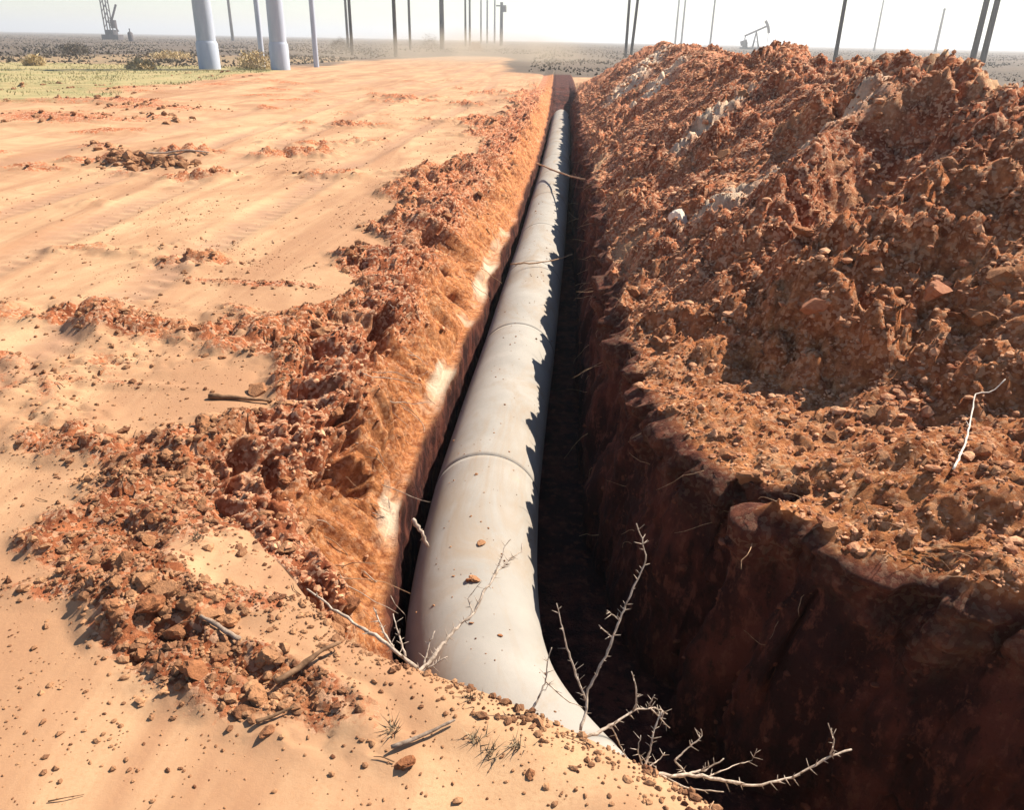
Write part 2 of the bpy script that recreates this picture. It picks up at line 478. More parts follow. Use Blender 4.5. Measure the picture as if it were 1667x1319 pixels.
# --- right wall
wR = np.linspace(0, 1, 120)[None, :-1]
z_re = (0.07 + 0.05 * perlin(Yc * 3.1, Yc * 0 + 2.9) + 0.022 * perlin(Yc * 8.3, Yc * 0 + 2.9)) * col(HEAPF)
X3 = col(XF) + (col(XE) - col(XF)) * wR ** 1.6
Z3 = col(FL) + (z_re - col(FL)) * wR
Y3 = np.broadcast_to(Yc, X3.shape)
envR = np.sin(np.clip(wR, 0, 0.5) * math.pi) ** 0.35 * (1 - 0.6 * sstep(0.97, 1.0, wR)) * col(DEPTH)
dR = 0.055 * fbm(X3 * 2.6, Y3 * 2.6, Z3 * 1.1, 3) + 0.035 * (1 - 2 * np.abs(fbm(X3 * 5, Y3 * 5 + X3 * 3, Z3 * 1.3, 2))) + 0.012 * fbm(X3 * 22, Y3 * 22, Z3 * 12, 3)
arc = np.concatenate([[0], np.cumsum(np.hypot(np.diff(Y), np.diff(soften(XE, 0.2))))])[:, None]
teeth = np.abs(((arc / 0.13 + 0.35 * fbm(Y3 * 1.5, Z3 * 0.8, 0.0, 2)) % 1.0) - 0.5) * 2
dR = dR + 0.030 * (teeth - 0.5) * sstep(-0.2, 0.4, fbm(Y3 * 1.1, X3 * 1.1, Z3 * 0.5, 2)) + 0.03 * np.clip(fbm(X3 * 9, Y3 * 9, Z3 * 5, 3), 0, 1)
slabs, sv = cells((Y3 - X3) / 0.20, Z3 / 0.34, 61)
dR = dR + 0.035 * (sv - 0.5) * (slabs > 0.05)
cT, vT = cells(arc / 0.11 + 0 * Z3, Z3 / 0.10, 77)
cU, vU = cells(arc / 0.05 + 0 * Z3, Z3 / 0.05, 78)
top = sstep(0.74, 0.97, wR + 0.16 * fbm(arc * 2.5 + 0 * Z3, Z3 * 0.3, 0.0, 2))
dR = dR + top * (0.065 * cT * (vT > 0.45) + 0.03 * cU * (vU > 0.4) - 0.01)
crack = np.exp(-((Y3 * 0.8 - X3 * 0.6 - 1.27 + 0.10 * Z3 + 0.03 * perlin(Z3 * 6, Z3 * 0)) / 0.012) ** 2) * sstep(-0.75, -0.55, Z3) * (1 - sstep(-0.16, -0.08, Z3))
dR = dR - 0.12 * crack
dXE = np.gradient(XE, Y)
nx = -1 / np.sqrt(1 + dXE ** 2); ny = dXE / np.sqrt(1 + dXE ** 2)      # wall normal, into the trench
X3 = X3 + col(nx) * dR * envR
Y3 = Y3 + col(ny) * dR * envR

# --- heap
T = tH[None, :]
XH = col(XE) + T
YH = np.broadcast_to(Yc, XH.shape)
rsel = (Y > -1) & (Y < 9)
es = np.linspace(-2, 12, 220); ex = np.interp(es, Y, soften(XE, 0.2))
Td = np.broadcast_to(T, XH.shape).copy()
nn = tH < 6
sub_x = XH[rsel][:, nn]; sub_y = YH[rsel][:, nn]
dm = np.full(sub_x.shape, 1e9, np.float32)
for a_, b_ in zip(ex, es):
    dm = np.minimum(dm, (sub_x - a_) ** 2 + (sub_y - b_) ** 2)
blend = sstep(8.0, 5.0, Y[rsel])[:, None]
dm = np.maximum(np.sqrt(dm) - 0.03, 0)
tmp = Td[rsel]; tmp[:, nn] = dm * blend + tmp[:, nn] * (1 - blend); Td[rsel] = tmp
shelf = sstep(5.0, 3.3, Yc)
berm = 0.03 + 0.62 * shelf + 0.04 * perlin(Yc * 0.7, Yc * 0 + 9.9)
crest = 2.15 + 0.85 * shelf + 0.16 * perlin(Yc * 0.45, Yc * 0 + 7.7)
hk = 1.38 / (crest - berm)
up = np.maximum(Td - berm, 0) * hk
drop_ = sstep(7.5, 4.6, Yc)
crest = crest - 0.22 * drop_
hmax = 1.52 - 0.20 * drop_ + 0.05 * perlin(Yc * 0.7, Yc * 0 + 12.0) + 0.14 * np.exp(-((Yc - 25) / 4.0) ** 2)
down = hmax - (Td - crest - 0.5) * 0.62
kk = 0.16
def smin(a, b, k):
    h = np.clip(0.5 + 0.5 * (b - a) / k, 0, 1)
    return b * (1 - h) + a * h - k * h * (1 - h)
prof = smin(smin(up + (0.07 + 0.05 * perlin(Yc * 3.1, Yc * 0 + 2.9) + 0.022 * perlin(Yc * 8.3, Yc * 0 + 2.9)) + 0.22 * np.minimum(Td, berm), hmax + 0 * T, 2 * kk), down, 2 * kk)
prof = np.maximum(prof, 0)
inheap = sstep(0.0, 0.25, prof)
side = sstep(0.0, 0.12, T)
lump = 0.16 * fbm(XH * 0.8, YH * 0.8, 0.5, 2) + 0.11 * fbm(XH * 2.2, YH * 2.0, 2.5, 3)
# a spur running down the slope with a hollow on its near side
def seg_d(x, y, a, b):
    ax, ay = a; bx, by = b
    t = np.clip(((x - ax) * (bx - ax) + (y - ay) * (by - ay)) / ((bx - ax) ** 2 + (by - ay) ** 2), 0, 1)
    return np.hypot(x - ax - t * (bx - ax), y - ay - t * (by - ay)), t
d, tt = seg_d(XH, YH, (2.45, 6.35), (1.50, 5.35))
lump = lump + 0.30 * np.exp(-(d / 0.20) ** 2)
d, tt = seg_d(XH, YH, (2.40, 5.55), (1.75, 5.0))
lump = lump - 0.42 * np.exp(-(d / 0.28) ** 2)
d, tt = seg_d(XH, YH, (2.35, 11.0), (1.1, 9.0))
lump = lump + 0.13 * np.exp(-(d / 0.4) ** 2)
cA, vA = cells(XH / 0.26 + 0.3 * YH, YH / 0.24, 41)
cB, vB = cells(XH / 0.115, YH / 0.11, 47)
cC, vC = cells(XH / 0.05, YH / 0.05, 53)
rough = 0.085 * cA * (vA > 0.74) + 0.068 * cB * (vB > 0.5) + 0.026 * cC * (vC > 0.45) + 0.055 * fbm(XH * 6, YH * 6, 0.8, 3) + 0.050 * (0.5 - np.abs(fbm(XH * 12, YH * 12, 1.8, 3))) + 0.011 * perlin(XH * 41, YH * 41, 0.4)
patch = 0.35 + 0.85 * sstep(-0.35, 0.45, fbm(XH * 0.9 + 2, YH * 0.8, 6.0, 3))
rough = rough * patch
tone_down = 1 - sstep(7, 26, np.hypot(XH, YH)) * 0.35  # roughness softens with distance
ZH = prof * col(HEAPF) + 0.0
ZH = ZH + (lump * inheap * side * 0.8 + rough * (0.85 + 0.15 * side) * sstep(0, 0.1, prof) * tone_down) * col(HEAPF)
rr = np.hypot(XH, YH)
ZH = np.where(rr > 60, ZH + (0.25 * fbm(XH * 0.012, YH * 0.012, 0.1, 3) - 0.12) * (1 - col(HEAPF)), ZH)
# ragged overhanging brow
brow = np.exp(-T / 0.10) * (0.07 * fbm(YH * 6, XH * 6, 0.2, 3)) * col(HEAPF) * col(DEPTH)
YHs = YH + 0.012 * fbm(XH * 15, YH * 15, 4.0, 2) * inheap * col(HEAPF)
XH = XH + brow + 0.012 * fbm(XH * 15, YH * 15, 9.0, 2) * inheap * col(HEAPF)
aRedH = np.where(rr > 45, 0.2, 0.92 - 0.55 * np.clip(fbm(XH * 0.9 + 3, YH * 0.7, 0.0, 3) - 0.05, 0, 1) - 0.10 * sstep(4.6, 2.6, YH) * (prof < 0.75)) * np.ones_like(XH)
aRedH = aRedH * (0.75 + 0.25 * inheap) * col(HEAPF)
aRedH = aRedH - 0.55 * sstep(crest - 0.05, crest + 0.5, Td) * (YH < 9)
aOrH = np.clip(sstep(6.0, 3.0, YH) * 0.8 + 0.3 * fbm(XH * 0.7, YH * 0.7, 2.0, 2), 0, 1)
aScH = np.clip(sstep(41, 47, YH) + sstep(5.2, 8, T) * sstep(14, 30, YH), 0, 1)
d, tt = seg_d(XH, YH, (2.15, 6.2), (1.15, 5.9))
aPaleH = 1.0 * np.exp(-(d / 0.27) ** 2)
for a_, b_, w_ in (((2.4, 6.6), (1.5, 6.3), 0.16), ((2.5, 17.5), (1.3, 14.5), 0.35), ((2.6, 23), (1.6, 19), 0.5), ((2.2, 9.6), (1.3, 8.6), 0.16)):
    d, tt = seg_d(XH, YH, a_, b_)
    aPaleH = np.maximum(aPaleH, 1.0 * np.exp(-(d / (w_ * 1.25)) ** 2))

# join all columns into one grid and cut it into objects
def cat(*a): return np.concatenate([np.broadcast_to(q, (NR, q.shape[1])) for q in a], axis=1)
GX = cat(X0, X1, X2, X3, XH); GY = cat(Y0, Y1, Y2, Y3, YHs); GZ = cat(Z0, Z1, Z2, Z3, ZH)
z0_, z1_, z2_, z3_, zH_ = (np.zeros_like(q) for q in (X0, X1, X2, X3, XH))
wallred = np.clip(0.9 + 0.2 * fbm(Y3 * 2, Z3 * 2, 0.1, 2), 0, 1)
A = {'red': cat(aRed0, aRed1, z2_ + 0.9, wallred, aRedH),
     'orange': cat(z0_ + spill * 0.25, aOr1, z2_, z3_, aOrH),
     'pale': cat(z0_, aPale1, z2_, z3_, aPaleH),
     'tone_down': cat(z0_, sstep(0.88, 0.93, S) * np.ones_like(X1), z2_ + 1, np.clip(1.0 - 0.18 * top, 0, 1), zH_),  # painted shade: drop beside the pipe, floor and right wall
     'rut': cat(rut, z1_, z2_, z3_, zH_),
     'grass': cat(aGr0, z1_, z2_, z3_, zH_),
     'scrub': cat(aSc0, z1_ + sstep(44, 50, Yc), z2_ + sstep(44, 50, Yc), z3_ + sstep(44, 50, Yc), aScH)}
NC = GX.shape[1]
cL0 = nL - 1
cT0 = cL0
cT1 = nL + nW + X2.shape[1] + X3.shape[1]
iFar = int(np.searchsorted(Y, 45.0))

def cut(name, r0, r1, c0, c1):
    """grid block of rows r0..r1 and columns c0..c1 (inclusive) as a mesh"""
    sl = (slice(r0, r1 + 1), slice(c0, c1 + 1))
    v = np.stack([GX[sl], GY[sl], GZ[sl]], -1).reshape(-1, 3)
    nr, nc = r1 - r0 + 1, c1 - c0 + 1
    idx = np.arange(nr * nc).reshape(nr, nc)
    f = np.stack([idx[:-1, :-1], idx[:-1, 1:], idx[1:, 1:], idx[1:, :-1]], -1).reshape(-1, 4)
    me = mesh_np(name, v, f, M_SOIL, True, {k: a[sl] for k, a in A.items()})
    return link(bpy.data.objects.new(name, me))

hc = int(np.searchsorted(tH, 5.25)) + cT1          # heap's far foot
ground = tag(cut('ground', 0, NR - 1, 0, cL0), kind='structure')
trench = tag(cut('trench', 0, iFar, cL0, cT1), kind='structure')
heap = tag(cut('spoil_heap', 0, iFar, cT1, hc), 'long steep heap of crumbly red-brown soil thrown up right of the trench', 'soil heap')
plain_r = tag(cut('plain', 0, iFar, hc, NC - 1), kind='structure')
plain_f = tag(cut('plain', iFar, NR - 1, cL0, NC - 1), kind='structure')

def surf_points(c0, c1, r0, r1, n, weight=None):
    """random grid vertices inside the frame"""
    sl = (slice(r0, r1), slice(c0, c1))
    P = np.stack([GX[sl], GY[sl], GZ[sl]], -1).reshape(-1, 3)
    q = P - np.array([0, 0, CAM_H])
    dz = q @ AX_F
    px = IW / 2 + FPX * (q @ AX_R) / dz; py = IH / 2 - FPX * (q @ AX_U) / dz
    ok = (dz > 0.3) & (px > -160) & (px < IW + 160) & (py > 0) & (py < IH + 120)
    w = ok.astype(float)
    if weight is not None: w = w * weight[sl].reshape(-1)
    w = w / w.sum()
    return P[RNG.choice(len(P), n, replace=True, p=w)]

rowL = int(np.searchsorted(Y, 1.0)); row30 = int(np.searchsorted(Y, 26.0)); row14 = int(np.searchsorted(Y, 14.0))

# ------------------------------------------------------------------ the pipeline
def smooth_path(pts, n):
    p = np.array(pts, float)
    d = np.concatenate([[0], np.cumsum(np.linalg.norm(np.diff(p, axis=0), axis=1))])
    s = np.linspace(0, d[-1], n)
    q = np.stack([np.interp(s, d, p[:, k]) for k in range(p.shape[1])], 1)
    for _ in range(12):
        q[1:-1] = 0.25 * q[:-2] + 0.5 * q[1:-1] + 0.25 * q[2:]
    return q, s

def pipe_material():
    m, nt, b = new_mat('pipe_concrete')
    t = NT(nt)
    p = t.pos()
    n = t.noise(2.2, 5, 0.6, p)
    n2 = t.noise(45, 4, 0.7, p)
    c = t.mix(t.ramp(n, 0.35, 0.7), (0.27, 0.25, 0.222), (0.34, 0.315, 0.28))
    c = t.mix(t.ramp(n2, 0.45, 0.85, 0, 0.35), c, (0.27, 0.25, 0.235))
    nsm = t.noise(3.0, 6, 0.72, t.stretch(p, (1.0, 0.35, 1.0)), 1.0)
    c = t.mix(t.ramp(nsm, 0.46, 0.68, 0, 0.8), c, (0.27, 0.205, 0.145))
    nr = t.noise(5, 6, 0.75, p)
    c = t.mix(t.ramp(nr, 0.62, 0.80, 0, 0.5), c, (0.40, 0.29, 0.19))
    t.l(c, b.inputs['Base Color'])
    b.inputs['Roughness'].default_value = 0.8
    b.inputs['Specular IOR Level'].default_value = 0.2
    t.l(t.bump(n2, 0.2, 0.004), b.inputs['Normal'])
    return m
M_PIPE = pipe_material()
M_SEAL = plain_material('joint_mortar', (0.10, 0.095, 0.09), (0.17, 0.16, 0.15), 30)

pp, ps = smooth_path([(a, b, PIPE_Z) for a, b in sorted(PIPE, key=lambda q: q[1])], 900)
tang = np.gradient(pp, axis=0); tang /= np.linalg.norm(tang, axis=1)[:, None]
side_v = np.cross(tang, np.array([0, 0, 1.0])); side_v /= np.linalg.norm(side_v, axis=1)[:, None]

def tube_along(i0, i1, r, name, mat, flare=0.0, seg=72, cap=True):
    rows = []
    idx = list(range(i0, i1 + 1))
    ang = np.linspace(0, 2 * math.pi, seg, endpoint=False)
    prof_ = [(idx[0], r * 0.965)] if cap else []
    prof_ += [(i, r) for i in idx]
    if cap: prof_ += [(idx[-1], r * 0.965)]
    for i, rad in prof_:
        rows.append(pp[i] + rad * (np.cos(ang)[:, None] * side_v[i] + np.sin(ang)[:, None] * np.array([0, 0, 1.0])))
    v = np.concatenate(rows)
    n = len(prof_)
    f = []
    for a in range(n - 1):
        k = np.arange(seg); k2 = (k + 1) % seg
        f.append(np.stack([a * seg + k, a * seg + k2, (a + 1) * seg + k2, (a + 1) * seg + k], 1))
    return mesh_np(name, v, np.concatenate(f), mat)

pipeline = empty('pipeline', (0, 0, FLOOR))
tag(pipeline, 'pale grey concrete pipe lying along the bottom of the trench', 'pipe')
def idx_at_y(yy): return int(np.argmin(np.abs(pp[:, 1] - yy)))
joints_y = [-4.8, -2.6, -0.5, 0.75, 1.93, 3.95, 6.25, 8.35, 10.3, 12.6, 14.9, 17.2, 19.5, 21.8, 24.1, 26.4, 30]
ji = [idx_at_y(q) for q in joints_y]
for a, b_ in zip(ji[:-1], ji[1:]):
    o = bpy.data.objects.new('pipe_section', tube_along(a, b_, PIPE_R, 'pipe_section', M_PIPE))
    link(o, pipeline); o.matrix_parent_inverse = Matrix.Translation((0, 0, -FLOOR))
def ring_mesh(i, r, half):
    ang = np.linspace(0, 2 * math.pi, 72, endpoint=False)
    rows = []
    for off, rad in ((-half, r - 0.006), (-half * .6, r + 0.002), (half * .6, r + 0.002), (half, r - 0.006)):
        rows.append(pp[i] + tang[i] * off + rad * (np.cos(ang)[:, None] * side_v[i] + np.sin(ang)[:, None] * np.array([0, 0, 1.0])))
    v = np.concatenate(rows); f = []
    for a in range(3):
        k = np.arange(72); k2 = (k + 1) % 72
        f.append(np.stack([a * 72 + k, a * 72 + k2, (a + 1) * 72 + k2, (a + 1) * 72 + k], 1))
    return mesh_np('joint_seal', v, np.concatenate(f), M_SEAL)
for i in ji[1:-1]:
    o = bpy.data.objects.new('joint_seal', ring_mesh(i, PIPE_R, 0.0075))
    link(o, pipeline); o.matrix_parent_inverse = Matrix.Translation((0, 0, -FLOOR))

# ------------------------------------------------------------------ clods and crumbs
def ico(sub):
    bm = bmesh.new()
    bmesh.ops.create_icosphere(bm, subdivisions=sub, radius=1.0)
    v = np.array([q.co[:] for q in bm.verts]); f = np.array([[q.index for q in p.verts] for p in bm.faces])
    bm.free()
    return v, f
IV1, IF1 = ico(1); IV2, IF2 = ico(2); IV3, IF3 = ico(3)

def clod_shape(v, seed, amp):
    o = v + seed * 3.17
    n = 0.9 * perlin(o[:, 0] * 1.1, o[:, 1] * 1.1, o[:, 2] * 1.1) + 0.5 * perlin(o[:, 0] * 2.7, o[:, 1] * 2.7, o[:, 2] * 2.7) + 0.32 * perlin(o[:, 0] * 6.1, o[:, 1] * 6.1, o[:, 2] * 6.1)
    w = v * (1 + amp * n)[:, None]
    # break flat faces into it
    rs = np.random.default_rng(seed)
    for _ in range(3):
        d_ = rs.normal(size=3); d_ /= np.linalg.norm(d_)
        h_ = w @ d_; lim = rs.uniform(0.5, 0.8)
        w = w - np.clip(h_ - lim, 0, None)[:, None] * d_
    return w

CLODS = [mesh_np('soil_clod', clod_shape(IV3, 100 + k, 0.42), IF3, M_CLOD, False) for k in range(10)]

def add_clod(p, r, label, group, mat=None, flat=0.7, rz=None, name='soil_clod', mesh=None, cat_='clod'):
    o = bpy.data.objects.new(name, mesh or random.choice(CLODS))
    o.location = p
    o.scale = (r * random.uniform(0.85, 1.3), r * random.uniform(0.8, 1.15), r * flat * random.uniform(0.8, 1.15))
    o.rotation_euler = (random.uniform(-.5, .5), random.uniform(-.5, .5), random.uniform(0, 6.28) if rz is None else rz)
    tag(o, label, cat_, group)
    return link(o)

def crumbs(name, P, sizes, V, F, mat, label, cat_, sink=0.3):
    n = len(P)
    shapes = np.stack([clod_shape(V, 300 + k, 0.55) for k in range(24)])
    pick = RNG.integers(0, 24, n)
    ang = RNG.uniform(0, 2 * math.pi, n); ca, sa = np.cos(ang), np.sin(ang)
    vv = shapes[pick] * sizes[:, None, None]
    vv[:, :, 2] *= RNG.uniform(0.5, 0.95, n)[:, None]
    vv[:, :, 0] *= RNG.uniform(0.8, 1.5, n)[:, None]
    x = vv[:, :, 0] * ca[:, None] - vv[:, :, 1] * sa[:, None]
    y_ = vv[:, :, 0] * sa[:, None] + vv[:, :, 1] * ca[:, None]
    vv = np.stack([x, y_, vv[:, :, 2]], -1) + P[:, None, :] + np.array([0, 0, 1.0]) * (sizes * (0.5 - sink))[:, None, None]
    k = len(V)
    ff = F[None] + (np.arange(n) * k)[:, None, None]
    me = mesh_np(name, vv.reshape(-1, 3), ff.reshape(-1, 3), mat, False)
    return tag(link(bpy.data.objects.new(name, me)), label, cat_, None, 'stuff')

# weights over the grid
Wspill = np.zeros_like(GX); Wspill[:, :nL] = spill ** 1.5 * np.exp(-np.hypot(X0, Y0) / 12)
Wsand = np.zeros_like(GX); Wsand[:, :nL] = (0.15 + np.clip(fbm(X0 * 0.9, Y0 * 0.9, 5.0, 2), 0, 1) * 1.2) * (1 - spill) * np.exp(-tL[None, :] * 0 - np.hypot(X0, Y0) / 9)
Wwall = np.zeros_like(GX); Wwall[:, nL:nL + nW] = env * (0.06 + upper)
Wheap = np.zeros_like(GX); Wheap[:, cT1:cT1 + nH] = np.broadcast_to(inheap * col(HEAPF), XH.shape)
Wbrow = np.zeros_like(GX); Wbrow[:, cT1:cT1 + nH] = np.exp(-T / 0.12) * col(HEAPF) * sstep(1.6, 2.2, Yc)
Wfl = np.zeros_like(GX); Wfl[:, cT1:cT1 + nH] = np.broadcast_to(inheap * col(HEAPF) * np.exp(-T / 0.9), XH.shape)

def power(n, lo, hi, e=2.2):
    u = RNG.uniform(size=n)
    return (lo ** (1 - e) + u * (hi ** (1 - e) - lo ** (1 - e))) ** (1 / (1 - e))

P = surf_points(0, nL, rowL, row30, 7000, Wspill); crumbs('bank_crumbs', P, power(len(P), 0.004, 0.026, 2.8) * (0.8 + P[:, 1] * 0.05), IV1, IF1, M_CRUMB_D, 'small dark crumbs of soil spilled along the left bank of the trench', 'soil crumbs')
Wst = np.zeros_like(GX); Wst[:, :nL] = strip ** 2 * sstep(7, 9, Yc)
Wst2 = np.zeros_like(GX); Wst2[:, :nL] = strip ** 1.5 * sstep(8, 7, Yc)
P = surf_points(0, nL, rowL, row14, 1300, Wst2); crumbs('dirt_crumbs', P, power(len(P), 0.003, 0.022, 2.6), IV1, IF1, M_CRUMB_D, 'dark crumbs in thin streaks on the near sand', 'soil crumbs')
Wlip = np.zeros_like(GX); Wlip[:, :nL] = np.exp(tL[None, :] / 0.10) * sstep(1.1, 1.3, Yc) * sstep(2.1, 1.9, Yc)
P = surf_points(0, nL, rowL, row14, 700, Wlip); crumbs('lip_crumbs', P, power(len(P), 0.003, 0.016, 2.5), IV1, IF1, M_CRUMB_D, 'crumbs along the rim of the sand lip in front of the pipe', 'soil crumbs')
P = surf_points(0, nL, rowL, int(np.searchsorted(Y, 40.0)), 1100, Wst); crumbs('verge_crumbs', P, power(len(P), 0.02, 0.10, 2.6), IV1, IF1, M_CRUMB_D, 'dark crumbs and chips of disturbed soil along the grassy verge', 'soil crumbs')
P = surf_points(0, nL, rowL, row30, 5200, Wsand); crumbs('sand_crumbs', P, power(len(P), 0.0022, 0.014, 2.7) * (0.8 + P[:, 1] * 0.06), IV1, IF1, M_CRUMB_D, 'tiny scattered crumbs and chips on the smooth sand', 'soil crumbs')
P = surf_points(nL, nL + nW, rowL, row30, 3500, Wwall); crumbs('wall_crumbs', P, power(len(P), 0.005, 0.024) * (0.8 + P[:, 1] * 0.04), IV1, IF1, M_CRUMB, 'loose crumbs on the sunlit left wall of the trench', 'soil crumbs')
P = surf_points(cT1, cT1 + nH, rowL, row30, 36000, Wheap); crumbs('heap_crumbs', P, power(len(P), 0.0045, 0.034, 2.9) * (0.75 + P[:, 1] * 0.06), IV1, IF1, M_CRUMB, 'loose crumbs covering the spoil heap', 'soil crumbs')
P = surf_points(cT1, cT1 + nH, rowL, row30, 2600, Wbrow); crumbs('brow_crumbs', P, power(len(P), 0.004, 0.022, 2.8) * (0.8 + P[:, 1] * 0.04), IV1, IF1, M_CRUMB, 'loose crumbs along the brow of the right trench wall', 'soil crumbs')

P = surf_points(0, nL, rowL, row14, 100, Wspill)
for p in P:
    zone = 'in the foreground' if p[1] < 2.4 else 'level with the near pipe joint' if p[1] < 4.5 else 'along the farther stretch'
    add_clod(p, float(power(1, 0.018, 0.055, 2.2)[0]), 'rough brown clod of soil on the left bank, ' + zone, 'clods on the left bank, ' + zone)
P = surf_points(cT1, cT1 + nH, rowL, row14, 130, Wheap)
for p in P:
    zone = 'near the crest of the spoil heap' if p[2] > 1.05 else 'halfway up the spoil heap' if p[2] > 0.5 else 'near the foot of the spoil heap'
    dist_ = 'on its near end' if p[1] < 4.2 else 'on its middle stretch' if p[1] < 8 else 'on its far stretch'
    add_clod(p, float(power(1, 0.025, 0.075, 2.2)[0]), 'red-brown clod of soil ' + zone + ', ' + dist_, 'clods ' + zone + ', ' + dist_)
P = surf_points(cT1, cT1 + nH, rowL, row14, 34, Wbrow)
for p in P: add_clod(p, float(power(1, 0.02, 0.05, 2.0)[0]), 'rough red-brown clod of soil at the brow of the shaded trench wall', 'clods on the brow of the right wall')
P = surf_points(nL, nL + nW, rowL, row14, 30, Wwall)
for p in P: add_clod(p, float(power(1, 0.025, 0.06, 2.0)[0]), 'rough brown clod of soil stuck to the sunlit left wall of the trench', 'clods on the left wall')

def ground_z(x, y):
    i = int(np.clip(np.searchsorted(Y, y), 0, NR - 1))
    row = GX[i]
    j = int(np.argmin(np.abs(row[:nL] - x))) if x < XL[i] else cT1 + int(np.argmin(np.abs(row[cT1:] - x)))
    return float(GZ[i, j])

def on_surface(px, py, zoff=0.0):
    """where the sight line meets the ground or heap"""
    r = ray(px, py)
    for yy in np.arange(1.2, 60, 0.02):
        t = yy / r[1]
        x, z = r[0] * t, CAM_H + r[2] * t
        i = int(np.searchsorted(Y, yy))
        if XL[i] < x < XE[i]: continue
        if z <= ground_z(x, yy) + zoff: return Vector((x, yy, ground_z(x, yy)))
    return Vector((x, yy, z))

M_CHALK = plain_material('chalky_lump', (0.60, 0.50, 0.40), (0.78, 0.70, 0.60), 6)
M_BRICKRED = plain_material('red_clay_block', (0.30, 0.11, 0.055), (0.42, 0.19, 0.10), 3)
def special(px, py, r, label, mat=None, flat=0.75):
    p = on_surface(px, py)
    me = random.choice(CLODS)
    if mat is not None:
        me = me.copy(); me.materials.clear(); me.materials.append(mat)
    r *= 0.8 if px > 900 else 0.62
    return add_clod(p + Vector((0, 0, r * 0.15)), r, label, None, None, flat, None, 'soil_clod', me)
special(1105, 358, 0.10, 'pale chalky lump of soil halfway up the spoil heap', M_CHALK)
special(1520, 500, 0.09, 'large smooth red clay block near the right end of the spoil heap', M_BRICKRED, 0.95)
special(1325, 510, 0.075, 'large rounded orange-brown clod low on the spoil heap', M_BRICKRED)
special(1590, 525, 0.085, 'dark clod right of the large red clay block')
special(265, 968, 0.075, 'large dark clod on the left bank nearest the frame edge')
special(312, 985, 0.06, 'dark wedge-shaped clod right beside the largest clod on the left bank')
special(375, 1020, 0.055, 'long low dark clod on the left bank in the foreground')
special(435, 1078, 0.055, 'dark upright clod in the foreground among sticks')
special(862, 1268, 0.022, 'small round brown clod on the sand at the lip')
special(660, 1255, 0.04, 'dark flat clod on the sand lip in the foreground', None, 0.45)
special(335, 690, 0.07, 'dark clod at the left tip of the spilled soil')
special(420, 640, 0.085, 'big dark clod on the spilled soil of the left bank')
special(525, 560, 0.10, 'big dark clod high on the left bank beyond the others')

# crumbs lying on the pipe
for (yy, a, r, lab) in ((3.05, 0.10, 0.020, 'small brown clod lying on top of the pipe'), (2.78, -0.05, 0.022, 'flat smear of soil on the pipe, left one'), (2.79, 0.02, 0.026, 'flat smear of soil on the pipe, right one'),
                        (3.72, -0.12, 0.010, 'tiny crumb on the pipe below the joint'), (2.42, 0.22, 0.009, 'tiny crumb on the near bend of the pipe'), (2.5, -0.1, 0.008, 'tiny crumb on the pipe beside the dry branch')):
    i = idx_at_y(yy)
    q = pp[i] + (PIPE_R + r * 0.2) * (math.sin(a) * side_v[i] + math.cos(a) * np.array([0, 0, 1.0]))
    add_clod(Vector(q), r, lab, None, None, 0.45, None, 'soil_clod')

nP = 260
yy = 1.7 + 12 * RNG.uniform(size=nP) ** 1.8
aa = RNG.normal(size=nP) * 0.42
ii = np.array([idx_at_y(q) for q in yy])
P = pp[ii] + PIPE_R * (np.sin(aa)[:, None] * side_v[ii] + np.cos(aa)[:, None] * np.array([0, 0, 1.0]))
crumbs('pipe_crumbs', P, power(nP, 0.0018, 0.008, 2.4) * (0.8 + yy * 0.08), IV1, IF1, M_CRUMB_D, 'fine crumbs of soil dusting the top of the pipe', 'soil crumbs', 0.4)
Wrw = np.zeros_like(GX); Wrw[:, nL + nW + X2.shape[1]:cT1] = col(DEPTH) * sstep(1.2, 1.6, Yc) * (0.3 + wR)
P = surf_points(nL + nW + X2.shape[1], cT1, rowL, row14, 1500, Wrw)
crumbs('cut_crumbs', P, power(len(P), 0.004, 0.022, 2.6), IV1, IF1, crumb_material('shade_crumb', (0.05, 0.018, 0.012), (0.16, 0.06, 0.034)), 'lumps of shade-toned soil stuck in the shaded right wall of the trench', 'soil crumbs')  # crumb colour darkened to match the wall's painted shade

# ------------------------------------------------------------------ dead branches, twigs, roots
M_TWIG = plain_material('grey_twig', (0.22, 0.165, 0.125), (0.55, 0.45, 0.36), 45, 0.9, (1, 1, 1), 0.4)
M_ROOT = plain_material('brown_root', (0.22, 0.12, 0.07), (0.46, 0.30, 0.18), 60, 0.9)
M_STICK = plain_material('brown_stick', (0.10, 0.055, 0.03), (0.24, 0.14, 0.08), 40, 0.9)

